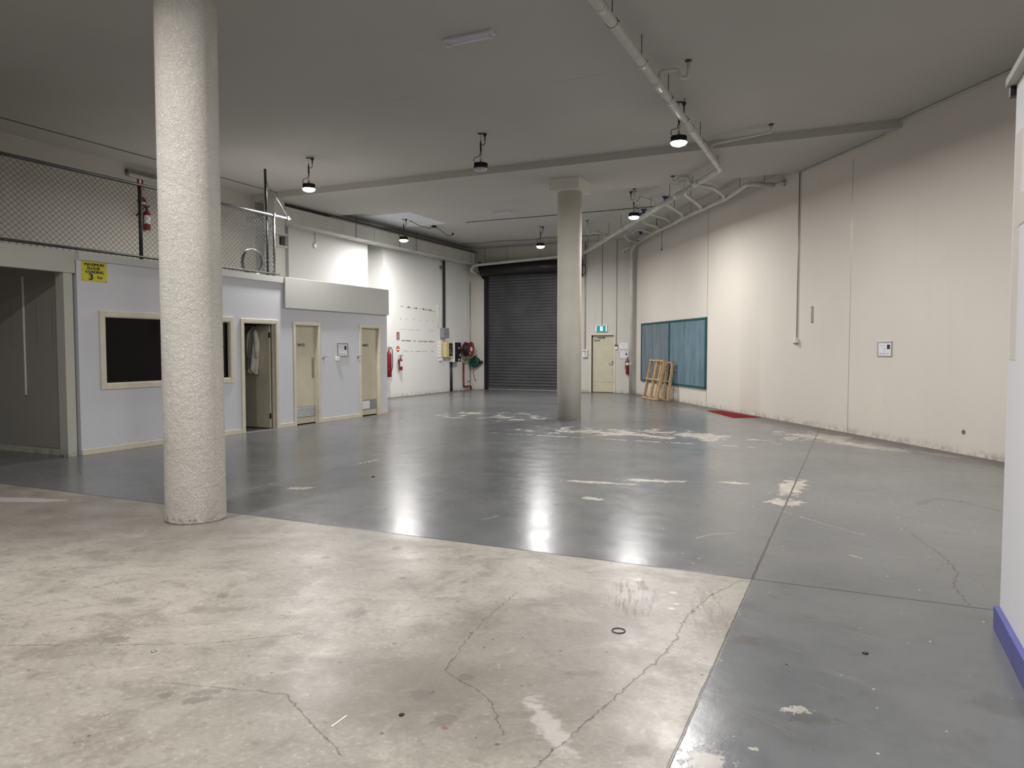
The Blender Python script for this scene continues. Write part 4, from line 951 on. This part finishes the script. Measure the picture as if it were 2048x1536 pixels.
# wall boxes
def wall_box(name, label, cat, loc, rz, w_, h_, d_, mat, bev=.006, top=None, top_mat='pvc', top_r=.010):
    o = thing(name, label, cat, loc, rz)
    B(-w_/2, w_/2, -d_, 0, -h_/2, h_/2, bev=bev).build('housing', mat, o)
    if top: MB().tube([(0, -.02, h_/2), (0, -.02, top-loc[2])], top_r, 8).build('conduit', top_mat, o)
    return o
o = wall_box('isolator_box', 'white power box on the end wall left of the exit door', 'electrical box', (-8.73, YE, 1.38), 0, .17, .26, .09, 'white_plastic', top=CEIL, top_mat='grey_plate')
MB().box(.0, .035, -.094, -.088, .0, .035).box(.0, .035, -.094, -.088, -.07, -.035).box(-.07, .06, -.093, -.088, .06, .085).build('switches', 'ink', o)
MB().tube([(-.045, -.02, .13), (-.045, -.02, 3.9)], .008, 8).build('conduit', 'pvc', o)
o = wall_box('break_glass_unit', 'small white switch with black top right of the exit door frame', 'switch', (-7.585, YE, 1.58), 0, .09, .12, .05, 'white_plastic', top=CEIL, top_mat='grey_plate', top_r=.007)
MB().box(-.05, .04, -.06, 0, .06, .11, bev=.004).build('black_cap', 'black', o)
o = wall_box('socket_outlet', 'white socket at the foot of the long conduit on the right wall', 'socket', wr(10.30, 1.725), RZ_R, .10, .11, .085, 'white_plastic', .012, top=CEIL-.1, top_mat='grey_plate', top_r=.011)
MB().add([(-.05, -.085, -.055), (.05, -.085, -.055), (.02, -.04, -.085), (-.02, -.04, -.085), (.05, 0, -.055), (-.05, 0, -.055)], [(0, 1, 2, 3), (1, 4, 2), (0, 3, 5), (3, 2, 4, 5)]).build('lower_hood', 'grey_plate', o)
o = thing('recess_plate', 'narrow grey vertical plate set in the right wall', 'wall plate', wr(10.83, 2.24), RZ_R)
B(-.042, .042, -.004, .0, -.17, .16).build('plate', 'grey_plate', o)
MB().box(-.04, .04, -.006, -.003, .135, .16).box(-.012, .03, -.006, -.003, -.165, -.145).build('fixing', 'dark_batten', o)
tag(MB().lathe([(.035, -.03), (.035, 0.0)], (0, 0, 0), 16, 'y').build('wall_hole_plug', 'dark_batten'), 'small dark hole low in the right wall near the partition', 'hole')
bpy.context.scene.objects['wall_hole_plug'].location = wr(14.86, .33, -.026); bpy.context.scene.objects['wall_hole_plug'].rotation_euler = (0, 0, RZ_R)
tag(MB().tube([wr(2.42, 4.65, .02), wr(2.45, CEIL, .02)], .006, 6).lathe([(.02, -.02), (.02, 0.02)], wr(2.42, 4.64, .02), 10).build('pull_cord', 'rod'), 'short dark cord hanging from the ceiling against the right wall', 'cord')
o = wall_box('thermostat', 'small white switch below the framed notice on the office wall', 'switch', (XL, 12.80, 1.335), RZ_L, .115, .095, .035, 'white_plastic', .008)
MB().box(-.03, .05, -.039, -.034, -.035, -.005).build('rocker', 'label_white', o)
for i, (y_, lab) in enumerate(((12.345, 'grey metal latch right of the Men door'), (13.535, 'grey metal latch left of the Ladies door'))):
    o = thing('door_latch', lab, 'latch', (XL, y_, 1.355), RZ_L, group='latches beside the toilet doors')
    MB().box(-.018, .018, -.012, 0, -.03, .03).build('plate', 'grey_plate', o)
    MB().tube([(0, -.012, .02), (.0, -.06, .03), (.035, -.075, .028)], .005, 6).build('hook', 'dark_steel', o)
o = wall_box('light_switch', 'white light switch beside the alcove post', 'switch', (-10.455, 6.87, 1.50), 0, .085, .17, .02, 'white_plastic', .004)
o = thing('surface_conduit', 'thin white conduit down the alcove wall', 'conduit', (-11.27, 6.87, .86))
B(-.014, .014, -.018, 0, 0, 1.77, bev=.003).build('conduit_run', 'white_plastic', o)
MB().tube([(0, -.009, 0), (0, -.009, -.02)], .008, 8).build('open_end', 'black', o)
for i, x_ in enumerate((-11.58, -10.98, -10.62)):
    struct('trim_%d' % (16+i), B(x_-.003, x_+.003, 6.8685, 6.87, 1.55, 2.25), 'dark_batten', 'hairline joint in the alcove wall', 'joint')

# coat hanging on the open door
ct = thing('white_coat', 'off white work coat hanging on the open store room door', 'coat', (-10.62, DA1-.12, 2.0))
m = MB(); n_ = 26; rows = 18; vs = []
for j_ in range(rows):
    tz = j_/(rows-1); zz = -.02-.86*tz
    for i in range(n_):
        a_ = 2*PI*i/n_
        wx = (.035+.080*min(1, tz*3.5))*(1-.12*tz); wy = .035+.045*min(1, tz*2)
        rr = 1+.20*math.sin(a_*5+tz*2.2)*min(1, tz*2.5)
        vs.append((wx*rr*math.cos(a_)+.02*math.sin(tz*4), wy*rr*math.sin(a_)-.02, zz-.06*tz*math.cos(a_*2+.6)))
fs = [(j_*n_+i, j_*n_+(i+1) % n_, (j_+1)*n_+(i+1) % n_, (j_+1)*n_+i) for j_ in range(rows-1) for i in range(n_)]
m.add(vs, fs, True); m.add(vs[:n_], [tuple(range(n_))]); m.build('coat_body', 'coat', ct)
for s_ in (-1, 1):
    MB().tube([(s_*.035, -.03, -.05), (s_*.085, -.05, -.16), (s_*.11, -.06, -.35), (s_*.105, -.05, -.62)], [.03, .045, .040, .034], 12).build('sleeve', 'coat', ct)
MB().tube([(-.05, -.02, -.02), (-.03, -.05, -.05), (0, -.065, -.09), (.03, -.05, -.05), (.05, -.02, -.02)], .016, 8).build('collar', 'coat', ct)
MB().box(-.02, .02, .03, .075, -.03, .03).tube([(0, .03, .0), (0, -.01, -.01), (0, -.02, .02)], .005, 6).build('hook', 'chrome', ct)

# ------------------------------------------------------------------ switchboards on the far left wall
o = thing('cable_riser', 'tall grey steel cable duct above the switch boxes on the left wall', 'conduit', (XF, 22.83, 2.30), RZ_L)
B(-.055, .055, -.06, 0, 0, 2.40, bev=.004).build('riser', 'dark_steel', o)
MB().tube([(-.13, -.02, 0), (-.13, -.02, 2.4)], .010, 8).build('side_conduit', 'pvc', o)
o = thing('surface_conduit', 'short white conduit left of the grey switch box', 'conduit', (XF, 22.42, 2.3), RZ_L)
MB().tube([(0, -.02, 0), (0, -.02, .72)], .016, 8).box(-.03, .03, -.05, 0, .70, .80, bev=.006).build('conduit_run', 'white_plastic', o)
o = thing('junction_box', 'grey square isolator box at the foot of the steel riser', 'electrical box', (XF, 22.78, 2.10), RZ_L)
B(-.19, .19, -.16, 0, -.17, .19, bev=.01).build('housing', 'grey_plastic', o)
MB().lathe([(.02, -.175), (.02, -.16)], (-.15, 0, -.03), 12, 'y').build('knob', 'black', o)
MB().box(.02, .12, -.12, -.02, -.24, -.17, bev=.01).tube([(.04, -.06, -.23), (.03, -.06, -.27)], .018, 8).build('cable_gland', 'white_plastic', o)
o = thing('switch_bank', 'column of small white switches left of the yellow meter box', 'switches', (XF, 22.52, 1.52), RZ_L)
for i in range(5): MB().box(-.055, .055, -.09, 0, -.27+i*.115, -.165+i*.115, bev=.008).build('switch', 'white_plastic', o)
MB().box(-.02, .14, -.08, 0, -.40, -.30, bev=.008).build('outlet', 'white_plastic', o)
o = thing('meter_box', 'aged yellow meter box with a dark window', 'electrical box', (XF, 22.93, 1.53), RZ_L)
B(-.24, .24, -.20, 0, -.28, .26, bev=.012).build('housing', 'cream_plastic', o)
B(-.05, .20, -.205, -.198, -.24, .22).build('window', 'ink', o)
MB().box(-.02, .08, -.208, -.204, -.17, .0).box(.10, .17, -.208, -.204, -.20, -.12).box(-.02, .17, -.208, -.204, .08, .10).build('meter_dials', 'grey_plate', o)
o = thing('control_panel', 'white cabinet with black control face beside the meter box', 'electrical box', (XF, 23.42, 1.43), RZ_L)
B(-.20, .26, -.24, 0, -.36, .36, bev=.008).build('housing', 'white_plastic', o)
f = B(-.19, .25, -.252, -.24, -.35, .35, bev=.004).build('black_face', 'black', o)
MB().box(.04, .15, -.256, -.252, -.31, -.25).box(.15, .20, -.256, -.252, -.15, -.07).box(.06, .13, -.256, -.252, .12, .17).box(-.12, -.10, -.256, -.252, -.03, -.01).build('face_labels', 'label_white', f)
MB().lathe([(.05, -.32), (.055, -.27), (.05, -.252)], (.21, 0, .08), 16, 'y').build('rotary_switch', 'black', f)
o = thing('conduit_pair', 'two dark conduits from the control panel down to the floor', 'conduit', (XF, 23.33, 0), RZ_L, None)
for s_ in (-1, 1): MB().tube([(s_*.045, -.03, .0), (s_*.045, -.03, 1.08)], .028, 10).build('conduit', 'dark_steel', o)
# hose reel
o = thing('fire_hose_reel', 'red fire hose reel on the left wall beside the roller door', 'hose reel', (XF, 24.22, 1.53), RZ_L)
k0 = MB()
R_ = Matrix.Rotation(.05, 4, 'Z')
m = MB().lathe([(.285, -.34), (.285, -.33), (.20, -.325)], n=36, axis='y').lathe([(.285, -.12), (.285, -.11)], n=36, axis='y')
m.rot(0, Matrix.Translation((.02, -.26, 0)) @ R_ @ Matrix.Translation((0, .23, 0))); m.build('reel_discs', 'red', o)
m = MB()
for i in range(6): m.tube([(.225*math.cos(a_), -.145-i*.032, .225*math.sin(a_)) for a_ in [2*PI*q/32 for q in range(32)]], .024, 8, closed=True)
m.lathe([(.21, -.32), (.21, -.13)], n=24, axis='y'); m.rot(0, Matrix.Translation((.02, -.26, 0)) @ R_ @ Matrix.Translation((0, .23, 0))); m.build('hose', 'wet_black', o)
m = MB().lathe([(.085, -.352), (.09, -.34)], n=24, axis='y'); m.rot(0, Matrix.Translation((.02, -.26, 0)) @ R_ @ Matrix.Translation((0, .23, 0))); m.build('hub', 'label_white', o)
m = MB().box(-.13, -.08, -.3445, -.340, -.19, -.11); m.rot(0, Matrix.Translation((.02, -.26, 0)) @ R_ @ Matrix.Translation((0, .23, 0))); m.build('label_plate', 'label_white', o)
MB().box(-.03, .03, -.30, 0, -.04, .04).build('wall_arm', 'red_dark', o)
o = thing('supply_pipe', 'red water pipe with brass valve under the hose reel', 'pipe', (XF, 24.22, 0), RZ_L)
MB().pipe([(0, -.06, 1.02), (0, -.06, .13), (.55, -.06, .13), (.57, -.06, .10), (.57, -.06, 0)], .030, 12, .06).build('pipe_run', 'red', o)
MB().lathe([(.035, 0), (.045, .03), (.045, .06), (.03, .10), (.02, .16)], (0, -.06, 1.0), 14).box(-.06, .06, -.09, -.04, 1.09, 1.11).build('brass_valve', 'brass', o)
MB().tube([(0, -.08, 1.12), (.06, -.12, 1.11), (.05, -.14, 1.16), (0.03, -.15, 1.20)], .014, 8).build('short_hose', 'wet_black', o)
o = thing('surface_conduit', 'thin tall grey conduit on the white wall between hose reel and roller door', 'conduit', (XF, 24.81, 0), RZ_L)
MB().tube([(0, -.014, .16), (0, -.014, 4.1)], .012, 8).box(-.22, .02, -.03, -.005, .30, .33).build('conduit_run', 'grey_plate', o)
o = thing('hoist_box', 'dark green rounded gear box on the wall next to the roller door', 'gear box', (-13.12, YE, 1.04), 0)
MB().lathe([(.16, -.24), (.20, -.21), (.20, -.06), (.17, 0.0)], n=24, axis='y').box(-.05, .05, -.20, -.05, .17, .25, bev=.02).build('housing', 'green', o)
MB().lathe([(.06, .18), (.06, .30)], (0, -.12, 0), 16, 'x').build('shaft_end', 'black', o)
MB().tube([(-.08, -.15, -.17), (-.07, -.16, -.40), (-.02, -.15, -.65), (0.03, -.14, -.72)], [.008, .010, .010, .020], 8).build('hanging_cord', 'wet_black', o)
MB().tube([(-.20, -.10, -.02), (-.32, -.10, -.06), (-.36, -.10, .05)], .016, 8).build('side_pipe', 'dark_steel', o)
# old fixing marks on the white wall
mk = thing('trim_20', 'rows of torn brown fixing marks on the white wall', 'wall marks', (XF, 20.1, 0), RZ_L, kind='structure')
for k_, (z0, z1, th, lst) in enumerate(((2.93, 2.87, .016, 1), (2.18, 2.17, .008, 0), (1.82, 1.79, .020, 2), (1.47, 1.455, .012, 0))):
    m = MB(); x_ = 0.0
    while x_ < 2.05:
        w_ = random.uniform(.03, .14); zz = z0+(z1-z0)*x_/2.05+random.uniform(-.008, .008); h_ = th*random.uniform(.4, 1.1)
        if random.random() < (.9 if lst == 2 else .62): m.box(x_, x_+w_, -.002, 0, zz-h_, zz+h_)
        x_ += w_ + (0 if lst == 2 else random.uniform(.0, .06))
    if lst == 1:
        for q in (.42, .86, 1.32, 1.78): m.box(q, q+.14, -.0025, 0, 2.90-.02*q, 2.955-.02*q)
    m.build('mark_row', plain('torn_paint_brown_%d' % k_, (0.30, 0.24, 0.15), .9, var=.3), mk)
m = MB()
for q in (0, .32, .78, 1.18, 1.62, 1.98): m.lathe([(.016, -.003), (.016, 0)], (q, 0, 2.52), 10, 'y')
for z_ in (1.95, 1.75, 1.60): m.lathe([(.010, -.003), (.010, 0)], (-.42, 0, z_), 8, 'y')
m.build('screw_holes', 'dark_steel', mk)
struct('trim_21', MB().box(XF, XF+.004, 24.93-.28, 24.93-.272, 0, 4.3), 'dark_steel', 'vertical joint in the white wall by the hose reel', 'joint')
o = thing('wall_sensor', 'small round sensor with cable high on the bright wall panel', 'sensor', (XF, 15.95, 4.36), RZ_L)
MB().lathe([(.06, -.03), (.075, -.012), (.075, 0)], n=20, axis='y').build('body', 'pvc', o)
MB().tube([(0, -.02, .05), (.0, -.02, .34)], .006, 6).build('cable', 'rod', o)
o = thing('wall_sensor', 'small dark sensor high on the white wall under the duct end', 'sensor', (XF, 22.62, 4.44), RZ_L)
MB().box(-.05, .05, -.06, 0, -.05, .05, bev=.015).tube([(.0, -.04, -.05), (.01, -.03, -.14)], .006, 6).build('body', 'dark_batten', o)

# ------------------------------------------------------------------ teal notice board
S0, S1, BZ0, BZ1, SM = .62, 5.83, .47, 2.40, 3.18
nb = thing('notice_board', 'large teal framed notice board with two felt panels on the right wall', 'notice board', wr((S0+S1)/2, 0), RZ_R)
c0 = (S0+S1)/2; a0, a1, am = S0-c0, S1-c0, SM-c0
m = MB(); fw = .055
m.box(a0, a1, -.05, -.005, BZ1-fw, BZ1, bev=.006).box(a0, a1, -.05, -.005, BZ0, BZ0+fw, bev=.006).box(a0, a0+fw, -.05, -.005, BZ0, BZ1, bev=.006).box(a1-fw, a1, -.05, -.005, BZ0, BZ1, bev=.006).box(am-fw*.8, am+fw*.8, -.05, -.005, BZ0, BZ1, bev=.006)
m.build('frame', 'teal', nb)
B(a0+fw*.5, am, -.028, -.004, BZ0+fw*.5, BZ1-fw*.5).build('felt_panel', 'board_left', nb)
B(am, a1-fw*.5, -.028, -.004, BZ0+fw*.5, BZ1-fw*.5).build('felt_panel', 'board_right', nb)
for q in (a0+1.12, am+1.18): MB().box(q-.004, q+.004, -.0295, -.028, BZ0+.05, BZ1-.05).build('felt_seam', 'teal', nb)

# timber frame leaning on the board
tf = thing('timber_frame', 'small pale timber pallet frame leaning against the teal board', 'timber frame', (0, 0, 0), 0)
Wp, Hp = 1.22, 1.22
m_parts = []
def slat(x0, x1, z0, z1, d0, d1, name='slat'): m_parts.append((name, B(x0, x1, -d1, -d0, z0, z1, bev=.004)))
for x_ in (-Wp/2+.035, 0.0, Wp/2-.035): slat(x_-.035, x_+.035, 0, Hp, 0.02, .10, 'upright')
for z_ in (0.0, Hp/2-.02, Hp-.045): slat(-Wp/2, Wp/2, z_, z_+.045, .10, .125, 'cross_bar')
slat(-Wp/2+.30, -Wp/2+.46, .05, Hp-.05, 0.0, .02, 'back_board'); slat(.14, .25, .02, Hp-.02, 0.0, .02, 'back_board'); slat(.44, .50, .02, Hp-.02, 0.0, .02, 'back_board')
pp = wr(3.02, 0, .50); tf.location = (pp[0], pp[1], .0); lean = -math.asin(.24/Hp)
tf.rotation_euler = (0, 0, RZ_R)
Rl = Matrix.Rotation(lean, 4, 'X')
for nm, mb_ in m_parts: mb_.rot(0, Rl); mb_.build(nm, 'timber', tf)
tf2 = thing('timber_frame', 'second timber frame standing behind the front one against the teal board', 'timber frame', (0, 0, 0), 0)
pp = wr(3.36, 0, .27); tf2.location = (pp[0], pp[1], 0); tf2.rotation_euler = (0, 0, RZ_R+.02)
Rl2 = Matrix.Rotation(-math.asin(.15/1.2), 4, 'X')
for nm, (x0, x1, z0, z1) in (('upright', (-.40, -.34, 0, 1.17)), ('upright', (0.02, .09, 0, 1.17)), ('upright', (.40, .46, 0, 1.17)), ('cross_bar', (-.40, .46, 1.12, 1.165)), ('cross_bar', (-.40, .46, .56, .60)), ('cross_bar', (-.40, .46, .0, .045))):
    q = B(x0, x1, -.07, 0 if nm == 'upright' else -.02, z0, z1, bev=.004); q.rot(0, Rl2); q.build(nm, 'timber', tf2)

# red mat
rm_ = [(-3.33, 18.62), (-3.05, 18.82), (-1.90, 17.35), (-2.45, 16.98)]
tag(MB().prism(rm_, 0, .008).build('red_mat', 'mat'), 'faded red carpet mat lying along the right wall', 'mat')

# small things on the floor
tag(MB().tube([(-1.154+.036*math.cos(a_), 3.856+.036*math.sin(a_), .003) for a_ in [2*PI*i/24 for i in range(24)]], .0028, 6, closed=True).build('metal_ring', 'rod'), 'thin dark metal ring lying on the bare concrete', 'ring')
def lump(label, x_, y_, r_, mat):
    m = MB(); prof = [(r_*.9, 0), (r_, r_*.2), (r_*.6, r_*.45), (0, r_*.55)]; m.lathe(prof, (x_, y_, 0), 9)
    m.v = [(a_+random.uniform(-1, 1)*r_*.18, b_+random.uniform(-1, 1)*r_*.18, c_) for a_, b_, c_ in m.v]
    tag(m.build('floor_debris', mat), label, 'debris', 'crumbs of debris on the floor')
lump('black crumb on the grey paint at the lower right', .079, 4.102, .016, 'black')
lump('black crumb on the bare concrete at the lower centre', -1.72, 2.565, .013, 'black')
lump('pale washer shaped crumb on the bare concrete at lower left', -3.243, 2.576, .014, 'grey_plate')
lump('dark crumb on the grey paint beyond the column', -5.28, 7.3, .02, 'black')
tag(MB().box(-1.93, -1.924, 2.36, 2.46, 0, .002).build('paper_scrap', 'paper'), 'thin white paper strip on the bare concrete', 'scrap')
